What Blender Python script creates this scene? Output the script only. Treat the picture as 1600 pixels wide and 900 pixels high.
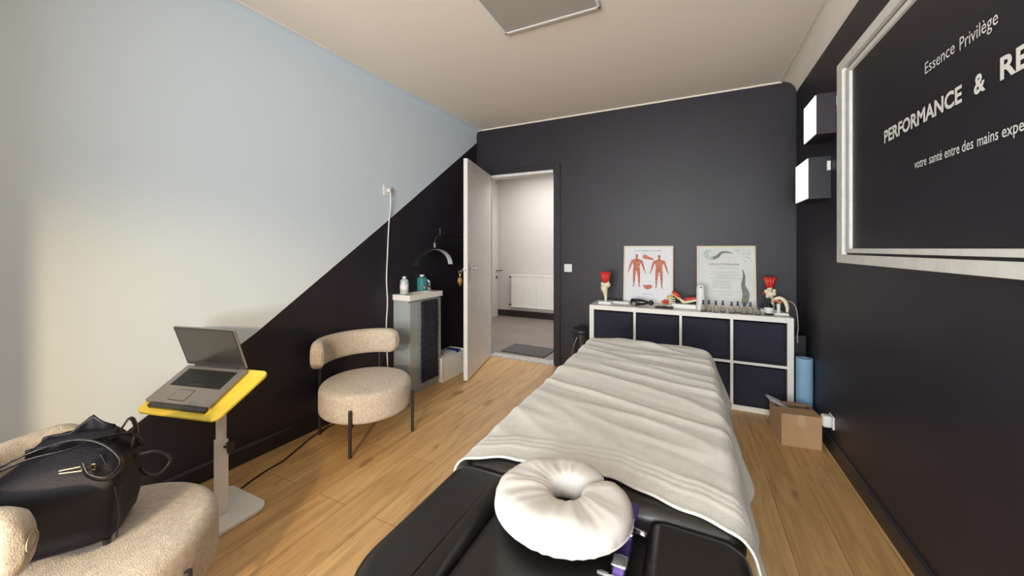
import bpy, bmesh, math, random
from mathutils import Vector, Matrix, noise
random.seed(4)
PI = math.pi
D = bpy.data
C = bpy.context.scene.collection
for o in list(D.objects): D.objects.remove(o)

# ------------------------------------------------------------------ camera, world, lights, exposure
YAW = math.atan(278/575)
cd = D.cameras.new('camera'); cam = D.objects.new('camera', cd); C.objects.link(cam)
cam.location = (0, 0, 1.27); cam.rotation_euler = (PI/2, 0, YAW)
cd.sensor_width = 36; cd.lens = 36*575/1600; cd.shift_y = -62/1600; cd.clip_start = .02
bpy.context.scene.camera = cam
sc = bpy.context.scene
sc.view_settings.view_transform = 'Standard'; sc.view_settings.look = 'None'
sc.view_settings.gamma = 1; sc.view_settings.use_curve_mapping = False
sc.view_settings.exposure = 0.0
w = D.worlds.new('sky'); sc.world = w; w.use_nodes = True
bg = w.node_tree.nodes['Background']; bg.inputs[0].default_value = (.62, .78, 1, 1); bg.inputs[1].default_value = 1.0

def area(name, loc, rot, sx, sy, power, col):
    l = D.lights.new(name, 'AREA'); l.shape = 'RECTANGLE'; l.size = sx; l.size_y = sy; l.energy = power; l.color = col
    o = D.objects.new(name, l); C.objects.link(o); o.location = loc; o.rotation_euler = rot
    return o
# daylight entering through the two windows of the wall behind the camera, plus added fill lamps for ceiling and landing
area('window_daylight', (-.45, -2.36, 1.55), (math.radians(88), 0, 0), 1.7, 1.4, 118, (.80, .92, 1))
area('window_ground_bounce', (-.45, -2.34, .95), (math.radians(130), 0, 0), 1.7, .7, 135, (1, .91, .80))  # added warm fill lamp aimed upwards to brighten the ceiling
area('landing_daylight', (-1.9, 5.1, 2.6), (0, 0, 0), 1.6, 1.2, 54, (1, .97, .95))  # added lamp under the landing ceiling to brighten it, no source seen
def sunbeam(name, loc, to, power, size, blend, col, r):   # low warm sun slanting through the window
    l = D.lights.new(name, 'SPOT'); l.energy = power; l.color = col; l.spot_size = math.radians(size); l.spot_blend = blend; l.shadow_soft_size = r
    o = D.objects.new(name, l); C.objects.link(o); o.location = loc
    o.rotation_euler = (Vector(to)-Vector(loc)).to_track_quat('-Z', 'Y').to_euler()
sunbeam('low_sun', (.25, -2.3, 1.75), (-2.38, 1.05, .30), 480, 36, .95, (1, .70, .36), .06)

# ------------------------------------------------------------------ materials
def mat(name, col, rough=.6, metal=0, bump=0, bscale=200, var=0, vscale=6, spec=None, trans=0, emis=None, alpha=None, sheen=0, coat=0, detail=4, ior=None):
    m = D.materials.new(name); m.use_nodes = True
    nt = m.node_tree; b = nt.nodes['Principled BSDF']
    b.inputs['Base Color'].default_value = (*col, 1); b.inputs['Roughness'].default_value = rough; b.inputs['Metallic'].default_value = metal
    if spec is not None: b.inputs['Specular IOR Level'].default_value = spec
    if trans: b.inputs['Transmission Weight'].default_value = trans
    if ior: b.inputs['IOR'].default_value = ior
    if sheen: b.inputs['Sheen Weight'].default_value = sheen
    if coat: b.inputs['Coat Weight'].default_value = coat
    if emis: b.inputs['Emission Color'].default_value = (*emis[0], 1); b.inputs['Emission Strength'].default_value = emis[1]
    tc = nt.nodes.new('ShaderNodeTexCoord')
    if bump:
        n = nt.nodes.new('ShaderNodeTexNoise'); n.inputs['Scale'].default_value = bscale; n.inputs['Detail'].default_value = detail
        bp = nt.nodes.new('ShaderNodeBump'); bp.inputs['Strength'].default_value = bump; bp.inputs['Distance'].default_value = .004
        nt.links.new(tc.outputs['Object'], n.inputs['Vector']); nt.links.new(n.outputs['Fac'], bp.inputs['Height']); nt.links.new(bp.outputs['Normal'], b.inputs['Normal'])
    if var:
        n = nt.nodes.new('ShaderNodeTexNoise'); n.inputs['Scale'].default_value = vscale; n.inputs['Detail'].default_value = 5
        r = nt.nodes.new('ShaderNodeValToRGB')
        r.color_ramp.elements[0].position = .3; r.color_ramp.elements[1].position = .7
        r.color_ramp.elements[0].color = (*[c*(1-var) for c in col], 1); r.color_ramp.elements[1].color = (*[min(1, c*(1+var)) for c in col], 1)
        nt.links.new(tc.outputs['Object'], n.inputs['Vector']); nt.links.new(n.outputs['Fac'], r.inputs[0]); nt.links.new(r.outputs[0], b.inputs['Base Color'])
    return m
M = {}
M['white_paint'] = mat('white_paint', (.67, .77, .86), .75, bump=.05, bscale=60)
M['ceiling_paint'] = mat('ceiling_paint', (.86, .79, .70), .85, bump=.05, bscale=50)
M['black_paint'] = mat('black_paint', (.017, .014, .022), .5, bump=.08, bscale=90, var=.12, vscale=3)
M['back_paint'] = mat('back_paint', (.017, .014, .022), .5, bump=.08, bscale=90, var=.12, vscale=2)
M['black_trim'] = mat('black_trim', (.018, .015, .02), .4)
M['white_trim'] = mat('white_trim', (.78, .77, .74), .55, bump=.2, bscale=25, var=.06, vscale=20)
M['door_white'] = mat('door_white', (.76, .74, .71), .4, var=.04)
M['hall_paint'] = mat('hall_paint', (.58, .55, .515), .8, bump=.05, bscale=60)
M['hall_floor'] = mat('hall_floor', (.20, .17, .15), .5, var=.1, vscale=3)
M['hall_base'] = mat('hall_base', (.03, .02, .02), .3)
M['white_plastic'] = mat('white_plastic', (.8, .8, .78), .35)
M['white_lam'] = mat('white_lam', (.80, .78, .74), .4)
M['white_metal'] = mat('white_metal', (.78, .76, .72), .35)
M['chrome'] = mat('chrome', (.7, .7, .7), .18, 1)
M['steel'] = mat('steel', (.45, .45, .46), .3, 1)
M['black_metal'] = mat('black_metal', (.02, .02, .022), .4)
M['black_plastic'] = mat('black_plastic', (.015, .015, .018), .35)
M['boucle'] = mat('boucle', (.52, .45, .37), .95, bump=.75, bscale=300, var=.16, vscale=60, sheen=.2)
M['leather'] = mat('leather', (.014, .011, .010), .33, bump=.6, bscale=9, detail=2)
M['bag_leather'] = mat('bag_leather', (.006, .006, .012), .5, spec=.35, bump=.35, bscale=320)
M['bag_strap'] = mat('bag_strap', (.012, .010, .014), .3, bump=.2, bscale=200)
M['blanket'] = mat('blanket', (.69, .66, .60), .95, bump=.5, bscale=500, var=.05, vscale=40, sheen=.3)
M['cradle'] = mat('cradle', (.70, .65, .60), .8, bump=.15, bscale=60)
M['cradle_black'] = mat('cradle_black', (.02, .02, .03), .6)
M['purple'] = mat('purple', (.16, .09, .42), .3, .6)
M['yellow'] = mat('yellow', (.72, .54, .06), .35, var=.12, vscale=9)
M['laptop_grey'] = mat('laptop_grey', (.26, .24, .23), .38, .5)
M['laptop_dark'] = mat('laptop_dark', (.03, .03, .032), .45)
M['key'] = mat('key', (.012, .012, .013), .5)
M['screen'] = mat('screen', (.03, .028, .026), .16, spec=.9)
M['cab_grey'] = mat('cab_grey', (.36, .40, .42), .35)
M['ceramic'] = mat('ceramic', (.85, .84, .82), .15)
M['towel'] = mat('towel', (.020, .019, .034), .95, bump=1, bscale=180)
M['teal'] = mat('teal', (.10, .42, .42), .25, trans=.2)
M['clear_bottle'] = mat('clear_bottle', (.72, .82, .80), .15, trans=.35)
M['label_blue'] = mat('label_blue', (.10, .50, .52), .5)
M['label_white'] = mat('label_white', (.8, .82, .82), .5)
M['gold'] = mat('gold', (.75, .38, .12), .25, .7)
M['brass'] = mat('brass', (.8, .6, .3), .25, 1)
M['navy'] = mat('navy', (.018, .018, .035), .9, bump=.4, bscale=160, var=.15, vscale=10)
M['frame_wood'] = mat('frame_wood', (.72, .60, .42), .5, var=.05, vscale=30)
M['paper'] = mat('paper', (.74, .74, .78), .5)
M['paper2'] = mat('paper2', (.66, .66, .65), .5, var=.08, vscale=6)
M['ink'] = mat('ink', (.14, .14, .18), .6)
M['ink_pale'] = mat('ink_pale', (.40, .40, .42), .6)
M['muscle'] = mat('muscle', (.55, .17, .10), .6, var=.55, vscale=90)
M['muscle_red'] = mat('muscle_red', (.60, .03, .02), .35, var=.25, vscale=60)
M['bone'] = mat('bone', (.80, .72, .55), .45, var=.06, vscale=40)
M['cartilage'] = mat('cartilage', (.55, .66, .78), .4)
M['leech'] = mat('leech', (.10, .12, .07), .4, var=.5, vscale=30)
M['leech_pale'] = mat('leech_pale', (.42, .52, .50), .5, var=.2, vscale=60)
M['glass'] = mat('glass', (.95, .95, .92), .03, trans=1, ior=1.3)
M['pane'] = mat('pane', (1, 1, 1), .0, trans=1, ior=1.02)
M['valve'] = mat('valve', (.03, .04, .12), .4)
M['red_plastic'] = mat('red_plastic', (.62, .03, .02), .35)
M['yellow_plastic'] = mat('yellow_plastic', (.75, .55, .05), .4)
M['amber'] = mat('amber', (.012, .010, .010), .12)
M['cardboard'] = mat('cardboard', (.42, .26, .14), .85, var=.06, vscale=12, bump=.1, bscale=80)
M['tape'] = mat('tape', (.50, .36, .22), .2)
M['blue_roll'] = mat('blue_roll', (.24, .42, .62), .8, bump=.2, bscale=70, var=.06, vscale=20)
M['lit_white'] = mat('lit_white', (.9, .9, .88), .4, emis=((1, .98, .94), 1.3))
M['led_cover'] = mat('led_cover', (.62, .64, .68), .4)
M['lamp_panel'] = mat('lamp_panel', (.42, .38, .35), .5)
M['mat_grey'] = mat('mat_grey', (.10, .10, .10), 1, bump=1, bscale=300, var=.5, vscale=70)
M['blue_box'] = mat('blue_box', (.02, .04, .25), .4)
M['stone'] = mat('stone', (.45, .43, .42), .6, var=.25, vscale=25)
M['letter'] = mat('letter', (.85, .84, .82), .5)
M['wood_leg'] = mat('wood_leg', (.35, .2, .1), .5)
M['white_text'] = mat('white_text', (.45, .45, .46), .5)

def floor_material():
    m = D.materials.new('oak_planks'); m.use_nodes = True; nt = m.node_tree; b = nt.nodes['Principled BSDF']
    N = nt.nodes.new; L = nt.links.new
    tc = N('ShaderNodeTexCoord'); mp = N('ShaderNodeMapping'); mp.inputs['Rotation'].default_value = (0, 0, PI/2)
    L(tc.outputs['Object'], mp.inputs[0])
    br = N('ShaderNodeTexBrick'); br.offset = .37; br.inputs['Scale'].default_value = 1
    br.inputs['Brick Width'].default_value = 1.28; br.inputs['Row Height'].default_value = .192; br.inputs['Mortar Size'].default_value = .0016
    br.inputs['Mortar Smooth'].default_value = .2; br.inputs['Bias'].default_value = 0
    br.inputs['Color1'].default_value = (.53, .32, .132, 1); br.inputs['Color2'].default_value = (.64, .405, .18, 1); br.inputs['Mortar'].default_value = (.22, .12, .05, 1)
    L(mp.outputs[0], br.inputs['Vector'])
    g = N('ShaderNodeMapping'); g.inputs['Scale'].default_value = (14, 1.1, 1); L(tc.outputs['Object'], g.inputs[0])
    n = N('ShaderNodeTexNoise'); n.inputs['Scale'].default_value = 2.2; n.inputs['Detail'].default_value = 8; n.inputs['Roughness'].default_value = .62; n.inputs['Distortion'].default_value = .6
    L(g.outputs[0], n.inputs['Vector'])
    r = N('ShaderNodeValToRGB'); r.color_ramp.elements[0].position = .28; r.color_ramp.elements[0].color = (.68, .62, .56, 1); r.color_ramp.elements[1].position = .62; r.color_ramp.elements[1].color = (1.06, 1.05, 1.04, 1)
    L(n.outputs['Fac'], r.inputs[0])
    k = N('ShaderNodeMapping'); k.inputs['Scale'].default_value = (5, 2.1, 1); L(tc.outputs['Object'], k.inputs[0])
    v = N('ShaderNodeTexNoise'); v.inputs['Scale'].default_value = 1.7; v.inputs['Detail'].default_value = 3; L(k.outputs[0], v.inputs['Vector'])
    r2 = N('ShaderNodeValToRGB'); r2.color_ramp.elements[0].position = .24; r2.color_ramp.elements[0].color = (.5, .4, .32, 1); r2.color_ramp.elements[1].position = .36; r2.color_ramp.elements[1].color = (1, 1, 1, 1)
    L(v.outputs['Fac'], r2.inputs[0])
    m1 = N('ShaderNodeMix'); m1.data_type = 'RGBA'; m1.blend_type = 'MULTIPLY'; m1.inputs[0].default_value = 1
    L(br.outputs['Color'], m1.inputs[6]); L(r.outputs[0], m1.inputs[7])
    m2 = N('ShaderNodeMix'); m2.data_type = 'RGBA'; m2.blend_type = 'MULTIPLY'; m2.inputs[0].default_value = 1
    L(m1.outputs[2], m2.inputs[6]); L(r2.outputs[0], m2.inputs[7]); L(m2.outputs[2], b.inputs['Base Color'])
    b.inputs['Roughness'].default_value = .45
    bp = N('ShaderNodeBump'); bp.inputs['Strength'].default_value = .15; bp.inputs['Distance'].default_value = .002; bp.invert = True
    L(br.outputs['Fac'], bp.inputs['Height']); L(bp.outputs[0], b.inputs['Normal'])
    return m
M['floor'] = floor_material()

# ------------------------------------------------------------------ mesh helpers
def obj(name, bm, m=None, parent=None, smooth=False, bevel=0, loc=None, subsurf=0, solid=0):
    me = D.meshes.new(name); bmesh.ops.recalc_face_normals(bm, faces=bm.faces); bm.to_mesh(me); bm.free()
    o = D.objects.new(name, me); C.objects.link(o)
    if m is not None: me.materials.append(M[m] if isinstance(m, str) else m)
    if parent is not None: o.parent = parent
    if loc: o.location = loc
    if smooth:
        for p in me.polygons: p.use_smooth = True
    if solid:
        s = o.modifiers.new('solid', 'SOLIDIFY'); s.thickness = solid; s.offset = -1
    if bevel:
        b = o.modifiers.new('bevel', 'BEVEL'); b.width = bevel; b.segments = 2; b.limit_method = 'ANGLE'
    if subsurf:
        s = o.modifiers.new('sub', 'SUBSURF'); s.levels = subsurf; s.render_levels = subsurf
    return o
def thing(name, label, cat, loc=(0, 0, 0), rot=0, group=None):
    o = D.objects.new(name, None); C.objects.link(o); o.empty_display_size = .1
    o.location = loc; o.rotation_euler = rot if isinstance(rot, tuple) else (0, 0, rot)
    o['label'] = label; o['category'] = cat
    if group: o['group'] = group
    return o
def tag(o, label, cat, group=None):
    o['label'] = label; o['category'] = cat
    if group: o['group'] = group
    return o
def struct(o): o['kind'] = 'structure'; return o
def copy_tree(o, parent=None):
    c = o.copy(); C.objects.link(c); c.parent = parent
    for ch in [x for x in D.objects if x.parent == o]: copy_tree(ch, c)
    return c
def B(): return bmesh.new()
def box(bm, x0, x1, y0, y1, z0, z1, mx=None):
    vs = [bm.verts.new(p) for p in [(x0, y0, z0), (x1, y0, z0), (x1, y1, z0), (x0, y1, z0), (x0, y0, z1), (x1, y0, z1), (x1, y1, z1), (x0, y1, z1)]]
    for f in [(0, 3, 2, 1), (4, 5, 6, 7), (0, 1, 5, 4), (1, 2, 6, 5), (2, 3, 7, 6), (3, 0, 4, 7)]: bm.faces.new([vs[i] for i in f])
    if mx is not None:
        for v in vs: v.co = mx @ v.co
    return bm
def bx(*a): return box(B(), *a)
def loft(bm, rings, closed=True, cap0=True, cap1=True):
    R = [[bm.verts.new(p) for p in r] for r in rings]
    n = len(R[0])
    for a, b in zip(R, R[1:]):
        for i in range(n if closed else n-1):
            j = (i+1) % n
            bm.faces.new((a[i], a[j], b[j], b[i]))
    if cap0: bm.faces.new(list(reversed(R[0])))
    if cap1: bm.faces.new(R[-1])
    return bm
def tube(bm, pts, r, n=10, caps=True, ry=None):
    """sweep a circle (or an r x ry strap section) along a polyline"""
    P = [Vector(p) for p in pts]; rings = []
    rr = r if isinstance(r, (list, tuple)) else [r]*len(P)
    up = None
    for i, p in enumerate(P):
        t = (P[min(i+1, len(P)-1)] - P[max(i-1, 0)]).normalized()
        if up is None: up = Vector((0, 0, 1)) if abs(t.z) < .9 else Vector((1, 0, 0))
        s = t.cross(up).normalized(); u2 = s.cross(t).normalized(); up = u2
        k = ry/r if (ry and not isinstance(r, (list, tuple))) else 1
        rings.append([p + s*math.cos(a)*rr[i] + u2*math.sin(a)*rr[i]*k for a in [2*PI*q/n for q in range(n)]])
    return loft(bm, rings, True, caps, caps)
def curve(pts, n=8):
    """Catmull-Rom through points"""
    P = [Vector(p) for p in pts]; P = [2*P[0]-P[1]] + P + [2*P[-1]-P[-2]]; out = []
    for i in range(1, len(P)-2):
        a, b, c, d = P[i-1:i+3]
        for k in range(n):
            t = k/n
            out.append(.5*((2*b) + (c-a)*t + (2*a-5*b+4*c-d)*t*t + (3*b-a-3*c+d)*t**3))
    out.append(P[-2]); return out
def cyl(bm, x, y, z0, z1, r, n=20, r1=None):
    r1 = r if r1 is None else r1
    return loft(bm, [[(x+q*math.cos(2*PI*i/n), y+q*math.sin(2*PI*i/n), z) for i in range(n)] for z, q in ((z0, r), (z1, r1))])
def lathe(bm, prof, x=0, y=0, z=0, n=24):
    """prof: (r, z) list, bottom to top; the ends are capped"""
    return loft(bm, [[(x+max(r, .0004)*math.cos(2*PI*i/n), y+max(r, .0004)*math.sin(2*PI*i/n), z+h) for i in range(n)] for r, h in prof])
def pad(bm, outline, z0, z1, r, r0=None, seg=5, crown=0):
    """a cushion/board: outline (counter-clockwise, convex) with rounded top and bottom rims"""
    r0 = r if r0 is None else r0; n = len(outline); nor = []
    for i in range(n):
        a = Vector(outline[i-1]); b = Vector(outline[(i+1) % n]); t = (b-a).normalized(); nor.append(Vector((t.y, -t.x)))
    def ring(ins, z): return [(outline[i][0]-nor[i].x*ins, outline[i][1]-nor[i].y*ins, z) for i in range(n)]
    rings = []
    for k in range(seg+1):
        a = PI/2*k/seg; rings.append(ring(r0*(1-math.sin(a)), z0+r0*(1-math.cos(a))))
    for k in range(seg+1):
        a = PI/2*k/seg; rings.append(ring(r*(1-math.cos(a)), z1-r*(1-math.sin(a))))
    cx = sum(p[0] for p in outline)/n; cy = sum(p[1] for p in outline)/n
    last = rings[-1]
    for s in (.99, .96, .88, .7, .4, .1):
        rings.append([(cx+(p[0]-cx)*s, cy+(p[1]-cy)*s, z1+crown*(1-s*s)) for p in last])
    return loft(bm, rings)
def soft_rect(bm, x0, x1, y0, y1, rs, z0, z1, r, r0, crown=.004, seg=6):
    def ring(ins, z): return [(x, y, z) for x, y in rrect(x0+ins, x1-ins, y0+ins, y1-ins, 0, 8, [max(q-ins, .004) for q in rs])]
    rings = []
    for k in range(seg+1): a = PI/2*k/seg; rings.append(ring(r0*(1-math.sin(a)), z0+r0*(1-math.cos(a))))
    for k in range(seg+1): a = PI/2*k/seg; rings.append(ring(r*(1-math.cos(a)), z1-r*(1-math.sin(a))))
    for e_ in (.002, .005): rings.append(ring(r+e_, z1))
    return loft(bm, rings)
def rrect(x0, x1, y0, y1, r, n=5, rs=None):
    """rounded rectangle outline, counter-clockwise; rs = radius per corner (x0y0, x1y0, x1y1, x0y1)"""
    rs = rs or [r]*4; out = []
    for (cx, cy, a0, q) in ((x0, y0, PI, rs[0]), (x1, y0, 1.5*PI, rs[1]), (x1, y1, 0, rs[2]), (x0, y1, .5*PI, rs[3])):
        mx = cx + q if cx == x0 else cx - q; my = cy + q if cy == y0 else cy - q
        for k in range(n+1):
            a = a0 + PI/2*k/n; out.append((mx+q*math.cos(a), my+q*math.sin(a)))
    return out
def flat(bm, pts, th, mapf):
    """prism of a 2-D outline: mapf(u, v, depth) -> 3-D"""
    return loft(bm, [[mapf(u, v, 0) for u, v in pts], [mapf(u, v, th) for u, v in pts]])
def text_mesh(body, bold=0.0):
    cu = D.curves.new('letters', 'FONT'); cu.body = body; cu.size = 1; cu.offset = bold; cu.resolution_u = 3
    o = D.objects.new('letters', cu); C.objects.link(o); bpy.context.view_layer.update()
    me = D.meshes.new_from_object(o.evaluated_get(bpy.context.evaluated_depsgraph_get()))
    D.objects.remove(o); return me
_cap = text_mesh('E'); CAP = max(v.co.y for v in _cap.vertices)
def word(name, body, mapf, u0, u1, v0, cap, m, parent, bold=0.0, th=.002, struct_=False):
    """letters laid out in (u, v), fitted between u0 and u1 on baseline v0 with the given capital height"""
    me = text_mesh(body, bold); xs = [v.co.x for v in me.vertices]; a, b = min(xs), max(xs)
    for v in me.vertices:
        v.co = Vector(mapf(u0+(v.co.x-a)/(b-a)*(u1-u0), v0+v.co.y/CAP*cap, th))
    me.materials.clear(); me.materials.append(M[m])
    o = D.objects.new(name, me); C.objects.link(o); o.parent = parent
    return o

# ------------------------------------------------------------------ the room
H = 2.68; YB = 3.80; XR = .80; YF = -2.4
def xl(y): return -2.31 - (YB-y)*.03          # left wall line
F_ = bx(-2.75, 1.0, YF-.1, YB+.02, -.1, 0); struct(obj('floor', F_, 'floor'))
struct(obj('ceiling', bx(-2.75, 1.0, YF-.1, YB+.1, H, H+.1), 'ceiling_paint'))
# left wall: white above, black below a hand-masked slanting edge
bm = B(); edge = [(YF, -1.6), (.2, .02), (.757, .393), (1.342, .755), (2.355, 1.478), (3.79, 2.53), (YB+.02, 2.55)]
edge = [(y, max(z, 0.0)) for y, z in edge]
for (y0, z0), (y1, z1) in zip(edge, edge[1:]):
    for up in (0, 1):
        q = [(y0, z0), (y1, z1), (y1, H), (y0, H)] if up else [(y0, 0), (y1, 0), (y1, z1), (y0, z0)]
        if not up and z0 == 0 and z1 == 0: continue
        if not up and z0 == 0: q = [(y0, 0), (y1, 0), (y1, z1)]
        f = bm.faces.new([bm.verts.new((xl(y), y, z)) for y, z in q]); f.material_index = 1-up
bmesh.ops.remove_doubles(bm, verts=bm.verts, dist=1e-5)
bm2 = B(); box(bm2, -2.9, -2.56, YF, YB, 0, H); bm2.free()
wl = obj('wall_left', bm, 'white_paint'); wl.data.materials.append(M['black_paint']); struct(wl)
s = wl.modifiers.new('solid', 'SOLIDIFY'); s.thickness = .12; s.offset = -1
# make sure the wall thickens away from the room
nx = sum(p.normal.x for p in wl.data.polygons)
if nx < 0: wl.data.flip_normals()
struct(obj('wall_right', bx(XR, XR+.12, YF, YB+.1, 0, H), 'black_paint'))
DX0, DX1, DH = -2.13, -1.318, 2.125
bm = B(); box(bm, -2.6, DX0, YB, YB+.05, 0, H); box(bm, DX1, XR, YB, YB+.12, 0, H); box(bm, DX0, DX1, YB, YB+.12, DH, H)
struct(obj('wall_back', bm, 'back_paint'))
# wall behind the camera with two windows
bm = B()
for x0, x1, z0, z1 in ((-2.75, -1.35, 0, H), (.45, XR+.12, 0, H), (-1.35, .45, 2.3, H), (-1.35, .45, 0, .85)):
    box(bm, x0, x1, YF-.12, YF, z0, z1)
struct(obj('wall_front', bm, 'white_paint'))
struct(obj('wall_nook', bx(-2.6, -1.59, -.85, -.36, 0, H), 'white_paint'))  # unseen block added to shade the near end of the left wall
for i, (x0, x1, z0, z1) in enumerate(((-1.35, .45, .85, 2.3),)):
    e = struct(D.objects.new('window_%d' % (i+1), None)); C.objects.link(e)
    bm = B(); y0, y1 = YF-.1, YF-.04; t = .05; xm = (x0+x1)/2
    for a in ((x0, x0+t, z0, z1), (x1-t, x1, z0, z1), (x0, x1, z0, z0+t), (x0, x1, z1-t, z1), (xm-.03, xm+.03, z0, z1)): box(bm, a[0], a[1], y0, y1, a[2], a[3])
    struct(obj('window_frame', bm, 'white_plastic', e)); struct(obj('pane', bx(x0+t, x1-t, YF-.075, YF-.07, z0+t, z1-t), 'pane', e))
# coves
def cove(x, sgn, y0, y1, r, xf=None):
    bm = B(); rings = []
    for y in (y0, y1):
        xx = xf(y) if xf else x
        ring = [(xx, y, H)]
        for k in range(9):
            a = PI/2*k/8; ring.append((xx + sgn*(r - r*math.cos(a)), y, H - r + r*math.sin(a)))
        rings.append(ring)
    return loft(bm, rings)
struct(obj('trim_1', cove(XR, -1, YF, YB-.001, .105), 'ceiling_paint', smooth=False))
struct(obj('trim_2', cove(0, 1, YF, YB-.001, .06, xl), 'white_paint'))
struct(obj('trim_3', bx(XR-.118, XR-.100, YF, YB, H-.006, H), 'white_trim'))
bm = B()
loft(bm, [[(xl(y)+.066, y, H-.012), (xl(y)+.078, y, H-.012), (xl(y)+.078, y, H), (xl(y)+.066, y, H)] for y in (YF, YB)]); struct(obj('trim_4', bm, 'white_trim'))
struct(obj('trim_5', bx(-2.3, XR-.1, YB-.012, YB, H-.012, H), 'ceiling_paint'))
# baseboards
bm = B(); loft(bm, [[(xl(y)-.01, y, 0), (xl(y)+.017, y, 0), (xl(y)+.017, y, .085), (xl(y)+.006, y, .098), (xl(y)-.01, y, .098)] for y in (YF, YB)]); struct(obj('baseboard_left', bm, 'black_trim'))
bm = B(); loft(bm, [[(XR+.01, y, 0), (XR-.016, y, 0), (XR-.016, y, .08), (XR-.006, y, .092), (XR+.01, y, .092)] for y in (YF, YB)]); struct(obj('baseboard_right', bm, 'black_trim'))
struct(obj('baseboard_back', bx(DX1+.07, XR-.016, YB-.015, YB+.01, 0, .09), 'black_trim'))
# door frame
bm = B()
box(bm, DX1-.002, DX1+.062, YB-.022, YB+.01, 0, DH+.062); box(bm, DX0-.062, DX0, YB-.022, YB+.01, 0, DH+.062); box(bm, DX0, DX1-.002, YB-.022, YB+.01, DH, DH+.062)
box(bm, DX1-.022, DX1, YB+.01, YB+.13, 0, DH)
struct(obj('trim_6', bm, 'black_trim', bevel=.004))
struct(obj('trim_7', bx(DX0, DX1-.022, YB-.01, YB+.13, DH-.028, DH), 'white_trim'))
struct(obj('trim_8', bx(DX0-.01, DX0+.003, YB+.02, YB+.055, 0, DH-.028), 'hall_paint'))
struct(obj('trim_9', bx(DX0, DX1, YB-.012, YB+.13, -.02, .008), 'stone'))
# landing beyond the door
HX0, HX1, HY = -3.29, -.4, 6.2
struct(obj('floor_hall', bx(HX0-.6, HX1, YB+.12, HY+.1, -.1, 0), 'hall_floor'))
struct(obj('wall_hall_back', bx(HX0-.1, HX1+.1, HY, HY+.1, 0, H), 'hall_paint'))
struct(obj('wall_hall_left', bx(HX0-.1, HX0, YB+.12, HY, 0, H), 'hall_paint'))
struct(obj('wall_hall_right', bx(HX1, HX1+.1, YB+.12, HY, 0, H), 'hall_paint'))
struct(obj('wall_hall_near', bx(HX0-.1, -2.6, YB, YB+.12, 0, H), 'hall_paint'))
struct(obj('ceiling_hall', bx(HX0-.1, HX1+.1, YB+.1, HY+.1, H, H+.1), 'hall_paint'))
bm = B(); box(bm, HX0, HX1, HY-.018, HY, 0, .115)
struct(obj('baseboard_hall', bm, 'hall_base', bevel=.004))
struct(obj('baseboard_hall_left', bx(HX0, HX0+.018, YB+.2, 5.25, 0, .115), 'hall_base'))
e = struct(D.objects.new('door_2', None)); C.objects.link(e)
struct(obj('door_leaf', bx(HX0, HX0+.02, 5.30, 6.15, .0, 2.02), 'hall_paint', e))
bm = B(); tube(bm, [(HX0+.01, 6.09, .85), (HX0+.06, 6.09, .85)], .01); tube(bm, [(HX0+.06, 6.09, .85), (HX0+.07, 6.05, .855), (HX0+.17, 6.03, .86)], .009); tube(bm, [(HX0+.015, 6.09, .73), (HX0+.035, 6.09, .73)], .022); struct(obj('door_handle', bm, 'black_metal', e))

# the open door of the room
door = struct(D.objects.new('door_1', None)); C.objects.link(door)
hx, hy = DX0+.012, YB-.03
ang = math.atan2(2.98-hy, -1.925-hx); LW = .84
door.location = (hx, hy, 0); door.rotation_euler = (0, 0, ang)
# local x runs from hinge to free edge; local +y is the face towards the room's right side
struct(obj('door_leaf', bx(0, LW, -.02, .02, .012, 2.125), 'door_white', door, bevel=.002))
bm = B()
for sy in (-1, 1):
    tube(bm, [(LW-.06, sy*.02, 1.07), (LW-.06, sy*.065, 1.07)], .009); tube(bm, [(LW-.06, sy*.062, 1.07), (LW-.09, sy*.066, 1.072), (LW-.18, sy*.062, 1.068)], .0085)
struct(obj('door_handle', bm, 'chrome', door, smooth=True))
bm = B()
for sy in (-1, 1): box(bm, LW-.08, LW-.04, sy*.0205-.0025, sy*.0205+.0025, .93, 1.14)
struct(obj('lock_plate', bm, 'steel', door, bevel=.002))
struct(obj('latch', bx(LW-.001, LW+.002, -.011, .011, .98, 1.12), 'white_metal', door))
struct(obj('bolt', bx(LW, LW+.012, -.006, .006, 1.05, 1.07), 'steel', door))
bm = B()
for z in (.25, 1.85): cyl(bm, -.004, .0, z, z+.09, .008, 10)
struct(obj('hinge', bm, 'steel', door))
# key ring with amber charm hanging from the lock on the dark side
dd = Vector((math.cos(ang), math.sin(ang), 0)); dn = Vector((-dd.y, dd.x, 0))
room = 1 if dn.x > 0 else -1
kp = Vector((hx, hy, 0)) + dd*(LW-.055) - dn*room*.075
k = thing('key_ring', 'amber faceted charm on a key ring hanging from the lock of the open white door', 'key ring', (kp.x, kp.y, .9))
bm = B(); lathe(bm, [(.0, 0), (.014, .018), (.026, .05), (.022, .078), (.008, .092), (0, .094)], 0, 0, 0, 7); obj('charm', bm, 'gold', k)
bm = B(); lathe(bm, [(0, .094), (.012, .1), (.016, .112), (.012, .124), (0, .13)], 0, 0, 0, 10); obj('charm', bm, 'brass', k, smooth=True)
bm = B(); tube(bm, [(.014*math.cos(a), 0, .142+.014*math.sin(a)) for a in [2*PI*i/14 for i in range(15)]], .0015, 6); obj('ring', bm, 'steel', k)
q = (dn*room).normalized(); bm = B(); tube(bm, [(0, 0, .152), (q.x*.052, q.y*.052, .152)], .004, 6); obj('key', bm, 'brass', k)

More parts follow.
